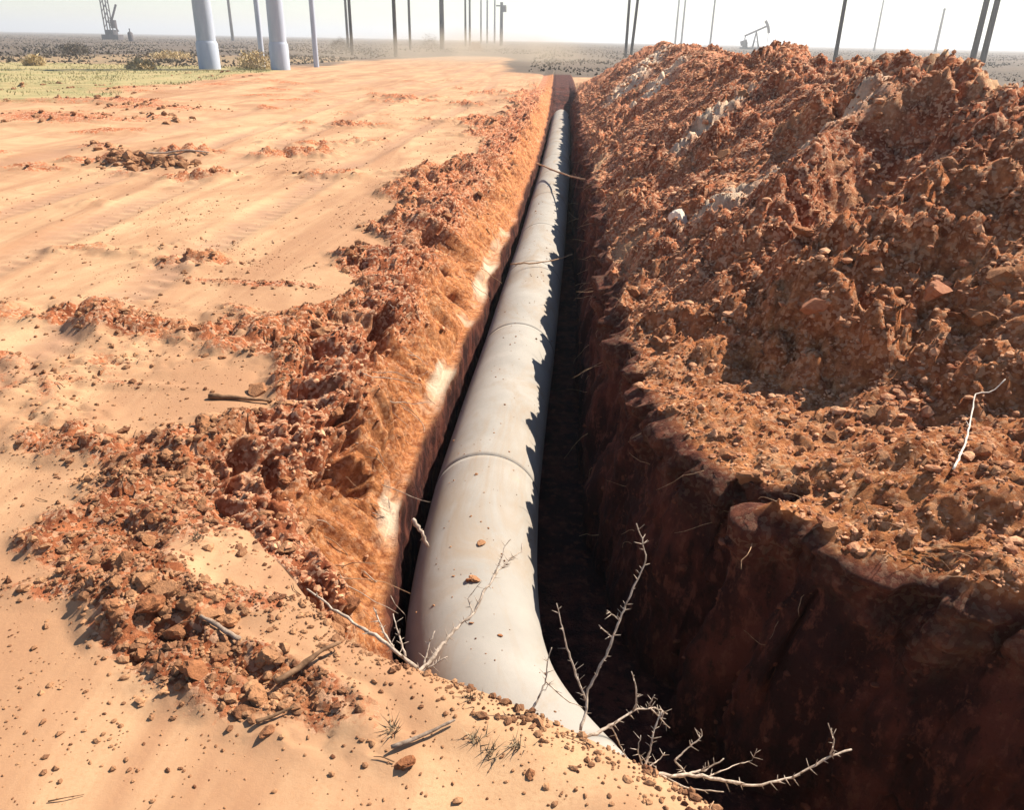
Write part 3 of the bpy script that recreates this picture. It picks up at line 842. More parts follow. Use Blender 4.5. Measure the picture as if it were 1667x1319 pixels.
def tube_pts(pts, r0, r1, seg=6, jitter=0.0, sub=4):
    p = np.array([tuple(q) for q in pts], float)
    d = np.concatenate([[0], np.cumsum(np.linalg.norm(np.diff(p, axis=0), axis=1))])
    n = max(3, (len(p) - 1) * sub + 1)
    s = np.linspace(0, d[-1], n)
    q = np.stack([np.interp(s, d, p[:, k]) for k in range(3)], 1)
    if jitter: q[1:-1] += RNG.normal(size=(n - 2, 3)) * jitter
    tg = np.gradient(q, axis=0); tg /= np.linalg.norm(tg, axis=1)[:, None] + 1e-9
    ref = np.array([0.31, 0.2, 0.93]); ref /= np.linalg.norm(ref)
    a = np.cross(tg, ref); a /= np.linalg.norm(a, axis=1)[:, None] + 1e-9
    b = np.cross(tg, a)
    rr_ = np.linspace(r0, r1, n) * (1 + 0.12 * RNG.normal(size=n))
    an = np.linspace(0, 2 * math.pi, seg, endpoint=False)
    v = q[:, None, :] + rr_[:, None, None] * (np.cos(an)[None, :, None] * a[:, None, :] + np.sin(an)[None, :, None] * b[:, None, :])
    v = np.concatenate([v.reshape(-1, 3), q[-1:] + tg[-1:] * r1, q[:1]])
    f = []
    for i in range(n - 1):
        for k in range(seg):
            k2 = (k + 1) % seg
            f += [(i * seg + k, i * seg + k2, (i + 1) * seg + k2), (i * seg + k, (i + 1) * seg + k2, (i + 1) * seg + k)]
    e = (n - 1) * seg
    for k in range(seg):
        k2 = (k + 1) % seg
        f += [(e + k, e + k2, n * seg), (k2, k, n * seg + 1)]
    return v, np.array(f), q

def join(parts):
    vs, fs, o = [], [], 0
    for v, f in parts:
        vs.append(v); fs.append(f + o); o += len(v)
    return np.concatenate(vs), np.concatenate(fs)

def thorny(pts, r0, r1, thorns, length=0.018):
    """one limb with short thorns"""
    r0 *= 1.1; r1 *= 1.15; length = 0.022
    v, f, q = tube_pts(pts, r0, r1, 7, r0 * 0.28, 5)
    parts = [(v, f)]
    for k in range(thorns):
        i = RNG.integers(1, len(q) - 1)
        d_ = RNG.normal(size=3); ax = q[min(i + 1, len(q) - 1)] - q[i - 1]; ax /= np.linalg.norm(ax)
        d_ -= ax * (d_ @ ax); d_ /= np.linalg.norm(d_); d_ += ax * 0.4
        L = length * RNG.uniform(0.5, 1.3)
        tv, tf, _ = tube_pts([q[i], q[i] + d_ * L * 0.5, q[i] + d_ * L], r1 * 0.9 + 0.0004, 0.0005, 4, 0, 1)
        parts.append((tv, tf))
    return join(parts)

def branch(name, label, limbs, mat=None):
    """limbs: list of (pts, r0, r1, thorns)"""
    mat = mat or M_TWIG
    base = Vector(limbs[0][0][0])
    root = empty(name, base)
    tag(root, label, 'branch')
    for k, (pts, r0, r1, th) in enumerate(limbs):
        v, f = thorny([Vector(p) - base for p in pts], r0, r1, th)
        link(bpy.data.objects.new('stem' if k == 0 else 'side_twig', mesh_np('twig', v, f, mat, True)), root)
    return root

def pts_at(seq): return [at(*q) for q in seq]

# lying on the lip, reaching out right over the pit
branch('thorny_branch', 'long thorny dead branch on the lip reaching right over the dark pit', [
    (pts_at([(1020, 1250, 1.47), (1075, 1262, 1.50), (1150, 1266, 1.54), (1230, 1281, 1.58), (1300, 1262, 1.62), (1352, 1232, 1.66), (1386, 1221, 1.69)]), 0.0055, 0.0022, 40),
    (pts_at([(1352, 1232, 1.66), (1358, 1205, 1.67), (1348, 1178, 1.68)]), 0.0026, 0.0012, 8),
    (pts_at([(1105, 1265, 1.52), (1148, 1255, 1.56), (1178, 1236, 1.58)]), 0.0035, 0.0016, 10),
    (pts_at([(1120, 1262, 1.53), (1098, 1240, 1.55), (1120, 1218, 1.58), (1142, 1200, 1.6), (1141, 1188, 1.61)]), 0.003, 0.0014, 12),
    (pts_at([(1150, 1266, 1.54), (1200, 1245, 1.60), (1225, 1240, 1.62), (1232, 1220, 1.63)]), 0.0018, 0.0009, 6),
    (pts_at([(1075, 1262, 1.50), (1120, 1285, 1.50), (1178, 1290, 1.51)]), 0.0028, 0.0012, 8),
    (pts_at([(1048, 1256, 1.48), (1058, 1220, 1.52), (1066, 1182, 1.56), (1078, 1158, 1.58)]), 0.0034, 0.0014, 14),
    (pts_at([(1048, 1256, 1.48), (1038, 1222, 1.50), (1043, 1198, 1.52)]), 0.0022, 0.0010, 6),
    (pts_at([(1052, 1252, 1.49), (1076, 1236, 1.52), (1082, 1226, 1.53)]), 0.0022, 0.0010, 6)])
branch('thorny_branch', 'tall thorny dead twig rising from the lip against the dark trench', [
    (pts_at([(945, 1190, 1.56), (953, 1160, 1.60), (957, 1125, 1.64), (990, 1060, 1.70), (1008, 1010, 1.75), (1030, 960, 1.80), (1052, 915, 1.84), (1046, 880, 1.87), (1036, 853, 1.89)]), 0.0042, 0.0014, 30),
    (pts_at([(953, 1140, 1.62), (938, 1100, 1.65), (925, 1060, 1.67), (912, 1010, 1.70), (906, 983, 1.72)]), 0.003, 0.0012, 18),
    (pts_at([(998, 1040, 1.72), (975, 1018, 1.73)]), 0.002, 0.001, 4),
    (pts_at([(1008, 1010, 1.75), (988, 994, 1.76)]), 0.002, 0.001, 4)])
branch('thorny_branch', 'arched thorny dead branch curving over the near end of the pipe', [
    (pts_at([(930, 1206, 1.53), (970, 1195, 1.58), (1005, 1175, 1.63), (1035, 1155, 1.68), (1065, 1153, 1.72), (1086, 1163, 1.74)]), 0.0048, 0.0018, 26),
    (pts_at([(1035, 1155, 1.68), (1036, 1120, 1.70), (1028, 1094, 1.71)]), 0.0026, 0.0012, 8),
    (pts_at([(1055, 1153, 1.71), (1066, 1132, 1.72)]), 0.0022, 0.001, 4),
    (pts_at([(1060, 1155, 1.71), (1090, 1186, 1.72)]), 0.0022, 0.001, 5),
    (pts_at([(995, 1182, 1.62), (1010, 1215, 1.63), (1022, 1238, 1.62)]), 0.0022, 0.001, 6)])
branch('thorny_branch', 'short dead twig standing on the lip in front of the pipe', [
    (pts_at([(858, 1168, 1.60), (876, 1140, 1.64), (888, 1110, 1.68), (890, 1085, 1.70), (898, 1055, 1.72)]), 0.0035, 0.0012, 14),
    (pts_at([(888, 1110, 1.68), (920, 1140, 1.68), (948, 1152, 1.69)]), 0.0022, 0.001, 6)])
# on the left, leaning over the pipe
branch('thorny_branch', 'forked dry branch leaning from the left bank across the pipe', [
    (pts_at([(680, 1098, 1.76), (705, 1070, 1.82), (735, 1032, 1.90), (770, 1000, 1.98), (790, 960, 2.06), (812, 930, 2.14), (830, 908, 2.2), (848, 900, 2.24), (850, 885, 2.27)]), 0.0065, 0.0016, 40),
    (pts_at([(690, 1085, 1.79), (698, 1050, 1.84), (708, 1028, 1.87)]), 0.0036, 0.0014, 10),
    (pts_at([(680, 1098, 1.76), (705, 1084, 1.78), (728, 1070, 1.80)]), 0.004, 0.0016, 10),
    (pts_at([(800, 945, 2.1), (815, 912, 2.16), (822, 890, 2.2), (832, 878, 2.22)]), 0.0028, 0.0012, 10),
    (pts_at([(770, 1000, 1.98), (762, 975, 2.02), (785, 945, 2.06)]), 0.0024, 0.001, 8)])
branch('dry_branch', 'grey forked dry branch lying down the left bank toward the pipe', [
    (pts_at([(678, 1088, 1.78), (640, 1055, 1.84), (600, 1030, 1.90), (555, 1000, 1.98), (500, 960, 2.08)]), 0.007, 0.003, 14),
    (pts_at([(640, 1055, 1.84), (620, 1020, 1.92), (608, 990, 1.98)]), 0.004, 0.0018, 8),
    (pts_at([(660, 1070, 1.82), (648, 1030, 1.90), (640, 1000, 1.95)]), 0.0036, 0.0014, 8)])
branch('dry_branch', 'bent bleached white twig lying near the foot of the spoil heap', [
    ([on_surface(1548, 778) + Vector((0, 0, .02)), on_surface(1566, 740) + Vector((0, 0, .03)), on_surface(1577, 690) + Vector((0, 0, .03)), on_surface(1582, 655) + Vector((0, 0, .03)), on_surface(1612, 648) + Vector((0, 0, .03)), on_surface(1632, 632) + Vector((0, 0, .02))], 0.0042, 0.002, 6)],
    plain_material('bleached_twig', (0.62, 0.52, 0.42), (0.8, 0.72, 0.62), 40, 0.9))
# the shadow-casting stick that leans across the far pipe
branch('fallen_stick', 'thin bare stick leaning across the far stretch of the pipe', [
    ([Vector((-0.30, 15.4, -0.42)), Vector((0.10, 13.4, -0.28)), Vector((0.42, 11.6, -0.10)), Vector((0.62, 10.4, 0.06))], 0.014, 0.009, 3)], M_ROOT)
branch('fallen_stick', 'thin twig lying crosswise over the middle of the pipe', [
    ([Vector((-0.40, 8.02, -0.43)), Vector((-0.15, 8.1, -0.43)), Vector((0.05, 8.25, -0.44)), Vector((0.25, 8.4, -0.40))], 0.008, 0.005, 8)], M_ROOT)
branch('fallen_stick', 'short stub of root poking out of the left bank over the pipe', [
    (pts_at([(672, 845, 2.75), (686, 868, 2.72), (697, 890, 2.70)]), 0.008, 0.006, 3)], M_TWIG)

# sticks on the ground
def stick(px, py, length, ang, r, label, group=None, mat=None, lift=0.012):
    c = on_surface(px, py)
    d_ = Vector((math.cos(ang), math.sin(ang), 0)) * length / 2
    pts = []
    for k in (-1, -0.4, 0.3, 1):
        q = c + d_ * k
        q.z = max(ground_z(q.x, q.y), c.z - .02) + lift + random.uniform(0, 0.004)
        pts.append(q - c)
    v, f, _ = tube_pts(pts, r, r * 0.55, 6, r * 0.10, 3)
    o = bpy.data.objects.new('stick', mesh_np('stick', v, f, mat or M_STICK))
    o.location = c
    tag(o, label, 'stick', group)
    return link(o)
M_BARK = plain_material('weathered_bark', (0.14, 0.10, 0.075), (0.34, 0.26, 0.20), 50, 0.95)
stick(360, 1035, 0.16, 2.7, 0.009, 'short grey stick lying among clods on the left bank', mat=M_BARK)
stick(505, 1095, 0.22, 0.9, 0.010, 'dark stick slanting over the foreground clods', lift=0.03)
stick(450, 1180, 0.10, 0.6, 0.006, 'thin dark stick on the sand below the clods')
stick(690, 1205, 0.18, 0.55, 0.006, 'grey-brown broken stick on the sand lip in the foreground', mat=M_BARK)
stick(390, 655, 0.30, 0.15, 0.014, 'dark stick lying level at the left edge of the bank')
stick(290, 250, 0.9, 0.3, 0.02, 'pale stick lying on the open track', mat=M_TWIG)
for k in range(90):
    p = surf_points(0, nL, rowL, row14, 1, Wsand + Wspill)[0]
    L = random.uniform(0.03, 0.10) * (0.7 + p[1] * 0.12)
    a_ = random.uniform(0, 3.14)
    d_ = Vector((math.cos(a_), math.sin(a_), 0)) * L
    v, f, _ = tube_pts([Vector((0, 0, .004)) - d_ * .5, Vector((0, 0, 0.008)) + Vector((random.uniform(-.1, .1) * L, random.uniform(-.1, .1) * L, 0)), Vector((0, 0, .004)) + d_ * .5], 0.0022 * (0.7 + p[1] * 0.1), 0.0012 * (0.7 + p[1] * .1), 5, 0, 3)
    o = bpy.data.objects.new('twig', mesh_np('twig', v, f, random.choice((M_STICK, M_ROOT, M_STICK))))
    o.location = p
    tag(o, 'tiny broken twig lying on the sandy left bank', 'twig', 'broken twigs on the left bank'); link(o)

# roots hanging from the walls
def root_part(p, d_, L, r, mat):
    q = [Vector(p)]
    dd = Vector(d_).normalized()
    for k in range(5):
        dd = (dd + Vector((random.gauss(0, .28), random.gauss(0, .28), random.gauss(-0.10, .22)))).normalized()
        q.append(q[-1] + dd * L / 5)
    v, f, _ = tube_pts(q, r, r * 0.4, 5, 0, 3)
    link(bpy.data.objects.new('root', mesh_np('root', v, f, mat)), trench)
cR0 = nL + nW + X2.shape[1]
Wr = np.zeros_like(GX); Wr[:, cR0:cT1] = (wR ** 1.5) * col(DEPTH) * sstep(2.0, 2.4, Yc)
P = surf_points(cR0, cT1, rowL, row14, 60, Wr)
for p in P: root_part(p, (-0.9, random.uniform(-.8, .4), random.uniform(-.3, .4)), random.uniform(0.08, 0.26), random.uniform(0.0012, 0.0024) * (0.8 + p[1] * .12), M_ROOT)
Wr2 = np.zeros_like(GX); Wr2[:, nL:nL + nW] = sstep(0.15, 0.5, S) * env
P = surf_points(nL, nL + nW, rowL, row14, 85, Wr2)
for p in P: root_part(p + np.array([0.0, 0, 0.01]), (0.75, random.uniform(-.5, .3), random.uniform(-1.0, 0.1)), random.uniform(0.10, 0.36), random.uniform(0.0014, 0.0032) * (0.8 + p[1] * .1), random.choice((M_ROOT, M_TWIG)))
# grass stems and roots fringing the right brow
P = surf_points(cT1, cT1 + nH, rowL, row14, 90, Wbrow)
for p in P:
    root_part(p, (-0.7, random.uniform(-.5, .5), random.uniform(0.0, 0.7)), random.uniform(0.05, 0.16), 0.0016 * (0.8 + p[1] * .10), M_ROOT)

# ------------------------------------------------------------------ the far plain: poles, pump jacks, bushes
M_POLE_D = plain_material('dark_timber', (0.055, 0.045, 0.04), (0.10, 0.085, 0.075), 3, 0.9, (1, 1, 0.1))
M_POLE_L = plain_material('pale_steel', (0.36, 0.41, 0.50), (0.46, 0.50, 0.58), 2, 0.6, (1, 1, 0.3), 0.1)
M_WIRE = plain_material('insulator', (0.2, 0.2, 0.2), (0.3, 0.3, 0.3), 5, 0.5)

def cyl(rings, seg=16):
    """rings: (z, r) list"""
    an = np.linspace(0, 2 * math.pi, seg, endpoint=False)
    v = np.concatenate([np.stack([r * np.cos(an), r * np.sin(an), np.full(seg, z)], 1) for z, r in rings])
    f = []
    for i in range(len(rings) - 1):
        for k in range(seg):
            k2 = (k + 1) % seg
            f += [(i * seg + k, i * seg + k2, (i + 1) * seg + k2), (i * seg + k, (i + 1) * seg + k2, (i + 1) * seg + k)]
    n = len(v)
    e = (len(rings) - 1) * seg
    v = np.concatenate([v, v[:seg], v[e:e + seg], [[0, 0, rings[0][0]], [0, 0, rings[-1][0]]]])
    for k in range(seg):
        k2 = (k + 1) % seg
        f += [(n + k2, n + k, n + 2 * seg), (n + seg + k, n + seg + k2, n + 2 * seg + 1)]
    return v, np.array(f)

def bar(a, b, w, h=None):
    a, b = np.array(a, float), np.array(b, float)
    h = h or w
    d_ = b - a; L = np.linalg.norm(d_); d_ /= L
    ref = np.array([0, 0, 1.0]) if abs(d_[2]) < 0.95 else np.array([1.0, 0, 0])
    s_ = np.cross(d_, ref); s_ /= np.linalg.norm(s_); u_ = np.cross(s_, d_)
    v = []
    for e in (a, b):
        for i, j in ((-1, -1), (1, -1), (1, 1), (-1, 1)):
            v.append(e + s_ * i * w / 2 + u_ * j * h / 2)
    f = [(0, 1, 2), (0, 2, 3), (4, 6, 5), (4, 7, 6)]
    for k in range(4):
        k2 = (k + 1) % 4
        f += [(k, k + 4, k2 + 4), (k, k2 + 4, k2)]
    return np.array(v), np.array(f)

def part(name, parts, mat, parent, smooth=False):
    v, f = join(parts)
    return link(bpy.data.objects.new(name, mesh_np(name, v, f, mat, smooth)), parent)

def pole(px, dist, wpx, height, label, mat, name='utility_pole', group=None, arms=True, lean=0.0):
    p = at(px, 80, dist)
    z = 0.0
    root = empty(name, (p.x, dist, z), random.uniform(-0.4, 0.4))
    root.rotation_euler.y = lean
    tag(root, label, 'pole', group)
    r = wpx / FPX * dist / 2
    part('shaft', [cyl([(-0.4, r), (height * 0.5, r * 0.88), (height, r * 0.72)], 12)], mat, root, True)
    if arms:
        arm = part('crossarm', [bar((-1.2, 0, height - 0.6), (1.2, 0, height - 0.6), 0.12, 0.14)], mat, root)
        for xx in (-1.1, -0.4, 0.4, 1.1):
            part('insulator', [cyl([(height - 0.53, 0.05), (height - 0.4, 0.07), (height - 0.3, 0.03)], 8)], M_WIRE, arm).location.x = xx
    return root

def monopole(px, base_py, dist, wpx, label):
    p = at(px, base_py, dist)
    root = empty('steel_post', (p.x, dist, 0.0))
    tag(root, label, 'post', 'thick pale posts')
    r = wpx / FPX * dist / 2
    part('shaft', [cyl([(1.35, r * 0.93), (4.0, r * 0.86), (12, r * 0.8)], 28)], M_POLE_L, root, True)
    part('sleeve', [cyl([(-0.3, r * 1.06), (1.25, r * 1.06), (1.38, r * 0.95)], 28)], M_POLE_L, root, True)
    return root
monopole(342, 112, 45, 30, 'thicker pale blue-grey post at the left, nearest the frame edge')
monopole(457, 112, 46, 27, 'thick pale blue-grey post, right one of the two thick posts')
pole(425, 47.5, 8, 11, 'thin pale post just left of the right thick post', M_POLE_L, 'steel_post', arms=False)
pole(513, 51, 8, 11, 'thin pale post right of the two thick posts', M_POLE_L, 'steel_post', arms=False)
for args in ((381, 300, 4.5, 20, 'dark thin pole between the two thick pale posts'),
             (567, 170, 4.0, 20, 'left pole of the dark close pair beside the thin pale post'),
             (573, 103, 5.0, 14, 'right pole of the dark close pair beside the thin pale post'),
             (644, 97, 6.0, 14, 'dark pole standing alone left of the track end'),
             (668, 160, 4.0, 20, 'slim dark pole just right of the lone pole left of the track'),
             (720, 165, 7.5, 22, 'sturdy dark pole at the end of the sandy track'),
             (758, 240, 3.4, 17, 'left pole of the slim grey pair behind the sturdy pole'),
             (765, 245, 3.4, 17, 'right pole of the slim grey pair behind the sturdy pole'),
             (783, 400, 2.8, 26, 'leftmost of three faint distant poles'),
             (793, 410, 2.8, 26, 'middle of three faint distant poles'),
             (805, 420, 2.8, 26, 'rightmost of three faint distant poles'),
             (1098, 440, 3.0, 27, 'faint distant pole right of the heap peak, left one'),
             (1108, 445, 3.0, 27, 'faint distant pole right of the heap peak, right one'),
             (1155, 410, 3.0, 26, 'faint distant pole left of the pump jack'),
             (1423, 440, 3.0, 24, 'faint distant pole right of the tilted dark pole'),
             (1523, 380, 4.0, 17, 'faint short pole left of the dark double pole')):
    pole(args[0], args[1], args[2], args[3], args[4], M_POLE_D)
pole(1019, 120, 4.5, 14, 'left pole of the dark pair rising behind the heap peak', M_POLE_D)
pole(1028, 118, 4.5, 14, 'right pole of the dark pair rising behind the heap peak', M_POLE_D, lean=0.05)
pole(1362, 88, 6, 12, 'single dark pole rising behind the middle of the spoil heap', M_POLE_D)
pole(1587, 96, 9, 13, 'left pole of the thick dark double pole at the right', M_POLE_D)
pole(1604, 96, 9, 13, 'right pole of the thick dark double pole at the right', M_POLE_D)
# a short pole with a transformer
p = at(816, 70, 300)
tr = empty('transformer_pole', (p.x, 300, 0)); tag(tr, 'short dark pole topped by a transformer beyond the track', 'pole')
part('shaft', [cyl([(-0.4, 0.62), (13.4, 0.5)], 10)], M_POLE_D, tr, True)
part('crossarm', [bar((-1.9, 0, 12.3), (1.6, 0, 12.3), 0.4, 0.4)], M_POLE_D, tr)
part('transformer', [cyl([(10.4, 0.8), (12.0, 0.8), (12.1, 0.5)], 12)], M_POLE_D, tr, True).location.x = 0.9

M_JACK = plain_material('dark_machine_paint', (0.07, 0.06, 0.065), (0.13, 0.115, 0.12), 1.5, 0.7)
def pump_jack(px, dist, s, flip, tilt, label):
    p = at(px, 70, dist)
    g = empty('pump_jack', (p.x, dist, 0.0)); tag(g, label, 'pump jack')
    k = -1 if flip else 1
    def q(x, y_, z): return (k * x * s, y_ * s, z * s)
    part('base', [bar(q(-4.5, 0, .35), q(3.0, 0, .35), 1.6 * s, .7 * s)], M_JACK, g)
    part('samson_post', [bar(q(.2, -.8, .7), q(.9, -.1, 6.2), .32 * s), bar(q(.2, .8, .7), q(.9, .1, 6.2), .32 * s),
                         bar(q(2.4, -.6, .7), q(.9, -.1, 6.2), .32 * s), bar(q(2.4, .6, .7), q(.9, .1, 6.2), .32 * s), bar(q(.45, -.5, 2.6), q(1.8, .5, 2.6), .2 * s)], M_JACK, g)
    c, sn = math.cos(tilt), math.sin(tilt)
    def b_(x, z): return q(.9 + x * c - z * sn, 0, 6.4 + x * sn + z * c)
    part('walking_beam', [bar(b_(-4.6, 0), b_(3.9, 0), .4 * s, .62 * s)], M_JACK, g)
    hh = []
    for i in range(7):
        a0, a1 = -0.42 + i * .12, -0.42 + (i + 1) * .12
        hh.append(bar(b_(4.3 * math.cos(a0), 4.3 * math.sin(a0) * 1.3 - .3), b_(4.3 * math.cos(a1), 4.3 * math.sin(a1) * 1.3 - .3), .5 * s, .9 * s))
    part('horse_head', hh, M_JACK, g)
    part('pitman_arm', [bar(b_(-4.3, 0), q(-3.1, 0, 2.3), .3 * s)], M_JACK, g)
    part('counterweight', [bar(q(-4.4, -.5, 1.9), q(-2.2, -.5, 2.7), .45 * s, 1.5 * s), bar(q(-4.4, .5, 1.9), q(-2.2, .5, 2.7), .45 * s, 1.5 * s)], M_JACK, g)
    part('gearbox', [bar(q(-3.6, 0, 1.4), q(-1.9, 0, 1.4), 1.1 * s, 1.5 * s)], M_JACK, g)
    part('polished_rod', [bar(b_(4.4, -1.2), (b_(4.4, -1.2)[0], 0, 0.2), .14 * s)], M_JACK, g)
    return g
pump_jack(1225, 330, 1.0, False, 0.42, 'distant pump jack with raised beam on the horizon above the heap')
p = at(181, 50, 230)
rig = empty('drilling_rig', (p.x, 230, 0)); tag(rig, 'dark lattice rig mast on a squat base at the left horizon', 'rig')
part('base', [bar((-2.2, 0, 0.6), (2.4, 0, 0.6), 3, 1.2), bar((-1.2, 0, 1.8), (1.2, 0, 1.8), 2.4, 1.2)], M_JACK, rig)
for x0 in (-1.3, 0.2):
    for y0 in (-0.7, 0.7):
        part('mast_leg', [bar((x0, y0, 2), (x0 * .8 - .1, y0 * .8, 26), 0.24)], M_JACK, rig)
for k in range(12):
    za, zb_ = 3 + k * 1.9, 4.9 + k * 1.9
    part('lattice_brace', [bar((-1.25, -.65, za), (0.15, -.65, zb_), 0.14)], M_JACK, rig)
    part('lattice_brace', [bar((-1.25, .65, zb_), (0.15, .65, za), 0.14)], M_JACK, rig)
part('strut', [bar((2.0, 0, 2.0), (0.4, 0, 5.2), 0.35), bar((0.3, 0, 4.0), (2.6, 0, 8.6), 0.4)], M_JACK, rig)
part('winch', [cyl([(-1.0, 0.8), (1.0, 0.8)], 14)], M_JACK, rig).location = (1.0, 0, 3.8)
p = at(211, 50, 190)
drum = empty('tank', (p.x, 190, 0)); tag(drum, 'small dark upright tank right of the rig mast', 'tank')
part('shell', [cyl([(0, .55), (1.7, .55), (2.0, .2)], 12)], M_JACK, drum, True)
part('valve', [cyl([(2.0, .12), (2.5, .12), (2.6, .2)], 8)], M_JACK, drum, True)

# bushes: many short blades / leaf faces round a low dome
def blades(P, h, w, mat, name, lean=0.5, parent=None):
    n = len(P)
    a = RNG.uniform(0, 2 * math.pi, n)
    hh = h * RNG.uniform(0.5, 1.25, n)
    ww = w * RNG.uniform(0.6, 1.3, n)
    dx = np.cos(a) * ww / 2; dy = np.sin(a) * ww / 2
    lx = RNG.normal(size=n) * lean * hh; ly = RNG.normal(size=n) * lean * hh
    v = np.zeros((n, 3, 3))
    v[:, 0] = P + np.stack([-dx, -dy, 0 * dx], 1)
    v[:, 1] = P + np.stack([dx, dy, 0 * dx], 1)
    v[:, 2] = P + np.stack([lx, ly, hh], 1)
    f = np.arange(n * 3).reshape(n, 3)
    return link(bpy.data.objects.new(name, mesh_np(name, v.reshape(-1, 3), f, mat, False)), parent)

M_GRASS = crumb_material('dry_green_grass', (0.17, 0.175, 0.07), (0.36, 0.31, 0.15))
M_TANB = crumb_material('tan_dry_bush', (0.42, 0.31, 0.16), (0.58, 0.45, 0.25))
M_SCRUB = crumb_material('grey_scrub', (0.07, 0.06, 0.045), (0.12, 0.10, 0.07))
n = 20000
yy = 23 + 26 * RNG.uniform(size=n) ** 1.2
xx = -13.2 - 0.10 * (yy - 25) - 24 * RNG.uniform(size=n) ** 1.3
ok = fbm(xx * 0.35, yy * 0.35, 0.0, 3) + RNG.normal(size=n) * 0.25 > -0.05
P = np.stack([xx, yy, np.zeros(n) - 0.02], 1)[ok]
tag(blades(P, 0.11, 0.04, M_GRASS, 'verge_grass', 0.5), 'low yellow-green grass on the verge left of the track', 'grass', None, 'stuff')

n = 60000
yy = 47 * np.exp(RNG.uniform(size=n) * 3.2)
xx = RNG.uniform(-0.75, 0.75, n) * yy
tr_ok = (np.exp(-((xx + 9.0 + 0.02 * (yy - 46)) / 7.4) ** 4) * (yy < 120) < 0.35) & ((fbm(xx / yy * 14, np.log(yy) * 5, 0.0, 3) + RNG.normal(size=n) * 0.2) > -0.1)
P = np.stack([xx, yy, np.zeros(n) - 0.05], 1)[tr_ok]
h_ = 0.17
v_obj = blades(P, 1.0, 1.0, M_SCRUB, 'scrub', 0.35)
me = v_obj.data                                            # low scrub, larger with distance only because sparser
co = np.zeros(len(me.vertices) * 3, np.float32); me.vertices.foreach_get('co', co); co = co.reshape(-1, 3, 3)
c0 = P[:, None, :]
co = c0 + (co - c0) * np.array([0.24, 0.24, h_])
me.vertices.foreach_set('co', co.astype(np.float32).ravel()); me.update()
tag(v_obj, 'low grey-brown scrub covering the far plain', 'scrub', None, 'stuff')

def bush(px, py, dist, rx, rz, label, mat):
    p = at(px, py, dist)
    g = empty('dry_bush', (p.x, dist, 0)); tag(g, label, 'bush', 'dry bushes on the verge')
    n = 900
    u = RNG.normal(size=(n, 3)); u /= np.linalg.norm(u, axis=1)[:, None]
    u[:, 2] = np.abs(u[:, 2]); rad = RNG.uniform(0.3, 1.0, n) ** 0.5
    wob = 1 + 0.35 * perlin(u[:, 0] * 2 + px, u[:, 1] * 2, u[:, 2] * 2)
    Pn = u * (rad * wob)[:, None] * np.array([rx, rx, rz])
    blades(Pn, 0.16, 0.07, mat, 'foliage', 0.9, g)
    st = []
    for k in range(7):
        a_ = k * 0.9
        v, f, _ = tube_pts([Vector((0, 0, -0.05)), Vector((math.cos(a_) * rx * .3, math.sin(a_) * rx * .3, rz * .45)), Vector((math.cos(a_) * rx * .6, math.sin(a_) * rx * .6, rz * .85))], 0.02, 0.008, 5, 0, 2)
        st.append((v, f))
    part('stems', st, M_STICK, g)
bush(415, 112, 46.5, 0.95, 0.95, 'tall tan dry bush between the two thick posts', M_TANB)
bush(232, 112, 43, 0.75, 0.42, 'small low tan bush on the verge left of the thick posts', M_TANB)
bush(55, 100, 45, 0.6, 0.5, 'tan dry bush at the far left of the plain', M_TANB)
bush(280, 98, 62, 1.6, 0.5, 'wide pinkish dry bush beyond the verge left of the thick post', M_TANB)
bush(122, 92, 70, 1.3, 0.9, 'dark round bush on the left plain', M_SCRUB)
bush(553, 78, 120, 1.6, 1.6, 'dark leaning bush beside the lone pole', M_SCRUB)
bush(700, 80, 150, 2.0, 2.2, 'dark bush at the foot of the sturdy pole', M_SCRUB)
bush(775, 82, 130, 1.2, 1.4, 'rust coloured bush at the right end of the track', crumb_material('rust_bush', (0.22, 0.11, 0.07), (0.34, 0.19, 0.12)))

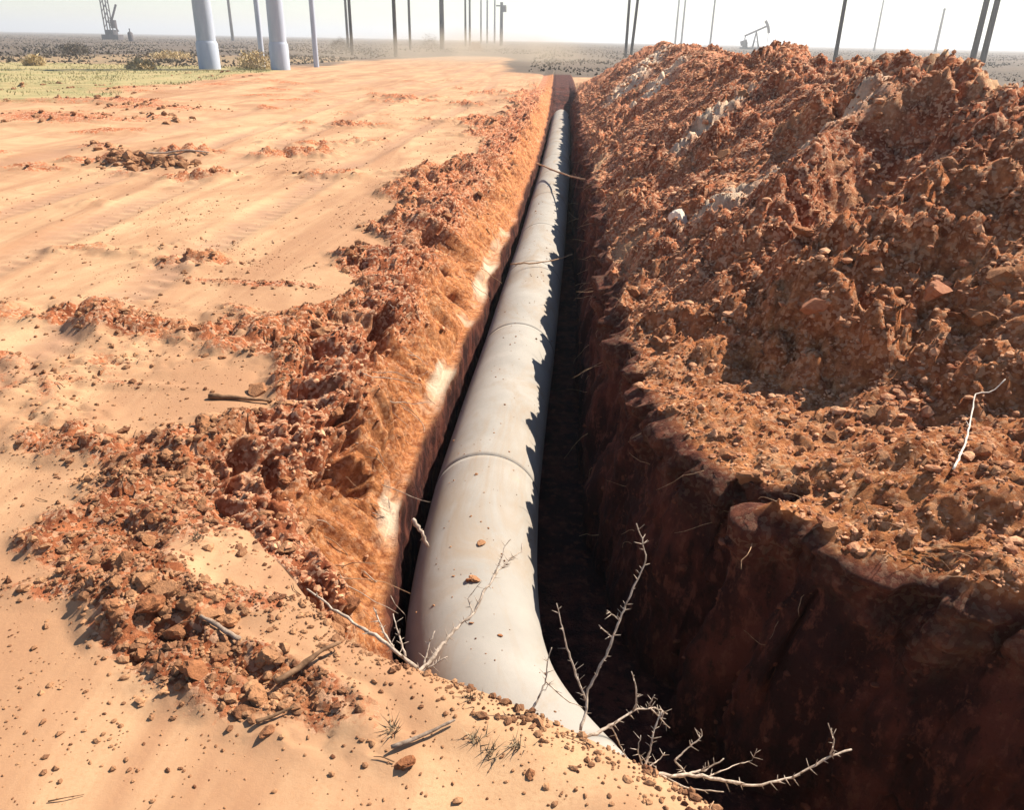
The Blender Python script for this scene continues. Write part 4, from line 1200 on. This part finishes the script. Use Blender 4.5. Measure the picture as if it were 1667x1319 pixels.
# little dry weeds on the lip
M_WEED = crumb_material('dry_weed', (0.17, 0.12, 0.07), (0.32, 0.24, 0.15))
for k, (px, py) in enumerate(((775, 1215), (800, 1232), (845, 1225), (640, 1190), (322, 880), (765, 1140))):
    c = on_surface(px, py)
    g = empty('dry_weed', c)
    tag(g, 'tiny withered weed tuft on the sand near the lip', 'weed', 'withered weeds on the lip')
    Pn = RNG.normal(size=(26, 3)) * np.array([0.010, 0.010, 0.0]); Pn[:, 2] = -0.003
    blades(Pn, 0.030, 0.005, M_WEED, 'stems', 0.8, g)

# dust blowing over the end of the track
def dust_cloud():
    v = IV3 * np.array([17.0, 30.0, 2.6]); v[:, 2] = np.maximum(v[:, 2], -0.6)
    m = bpy.data.materials.new('dust_air'); m.use_nodes = True
    nt = m.node_tree; nt.nodes.clear(); t = NT(nt)
    out = nt.nodes.new('ShaderNodeOutputMaterial')
    vol = nt.nodes.new('ShaderNodeVolumePrincipled')
    vol.inputs['Color'].default_value = (0.98, 0.80, 0.60, 1)
    tc = t.n('ShaderNodeTexCoord').outputs['Object']
    q = t.stretch(tc, (1 / 17.0, 1 / 30.0, 1 / 2.6))
    ln = t.n('ShaderNodeVectorMath', operation='LENGTH'); t.l(q, ln.inputs[0])
    fall = t.ramp(ln.outputs['Value'], 1.0, 0.25, 0, 1)
    nz = t.ramp(t.noise(0.16, 3, 0.6, tc), 0.42, 0.68, 0, 1)
    t.l(t.math('MULTIPLY', t.math('MULTIPLY', fall, nz), 0.085), vol.inputs['Density'])
    nt.links.new(vol.outputs[0], out.inputs['Volume'])
    o = bpy.data.objects.new('dust_cloud', mesh_np('dust_cloud', v, IF3, m, True))
    o.location = (-9.0, 78, 0.3)
    tag(link(o), 'thin tan dust drifting over the end of the track', 'dust', None, 'stuff')
dust_cloud()

# ------------------------------------------------------------------ haze
def haze_box():
    v, f = bar((0, -9500, 13.5), (0, 9500, 13.5), 20000, 30)
    m = bpy.data.materials.new('haze_air'); m.use_nodes = True
    nt = m.node_tree; nt.nodes.clear()
    out = nt.nodes.new('ShaderNodeOutputMaterial')
    vol = nt.nodes.new('ShaderNodeVolumePrincipled')
    vol.inputs['Color'].default_value = (0.93, 0.96, 1.0, 1)
    vol.inputs['Density'].default_value = 0.0010
    vol.inputs['Anisotropy'].default_value = 0.3
    nt.links.new(vol.outputs[0], out.inputs['Volume'])
    o = bpy.data.objects.new('haze', mesh_np('haze', v, f, m, False))
    tag(link(o), 'pale dusty haze over the plain', 'haze', None, 'stuff')
haze_box()
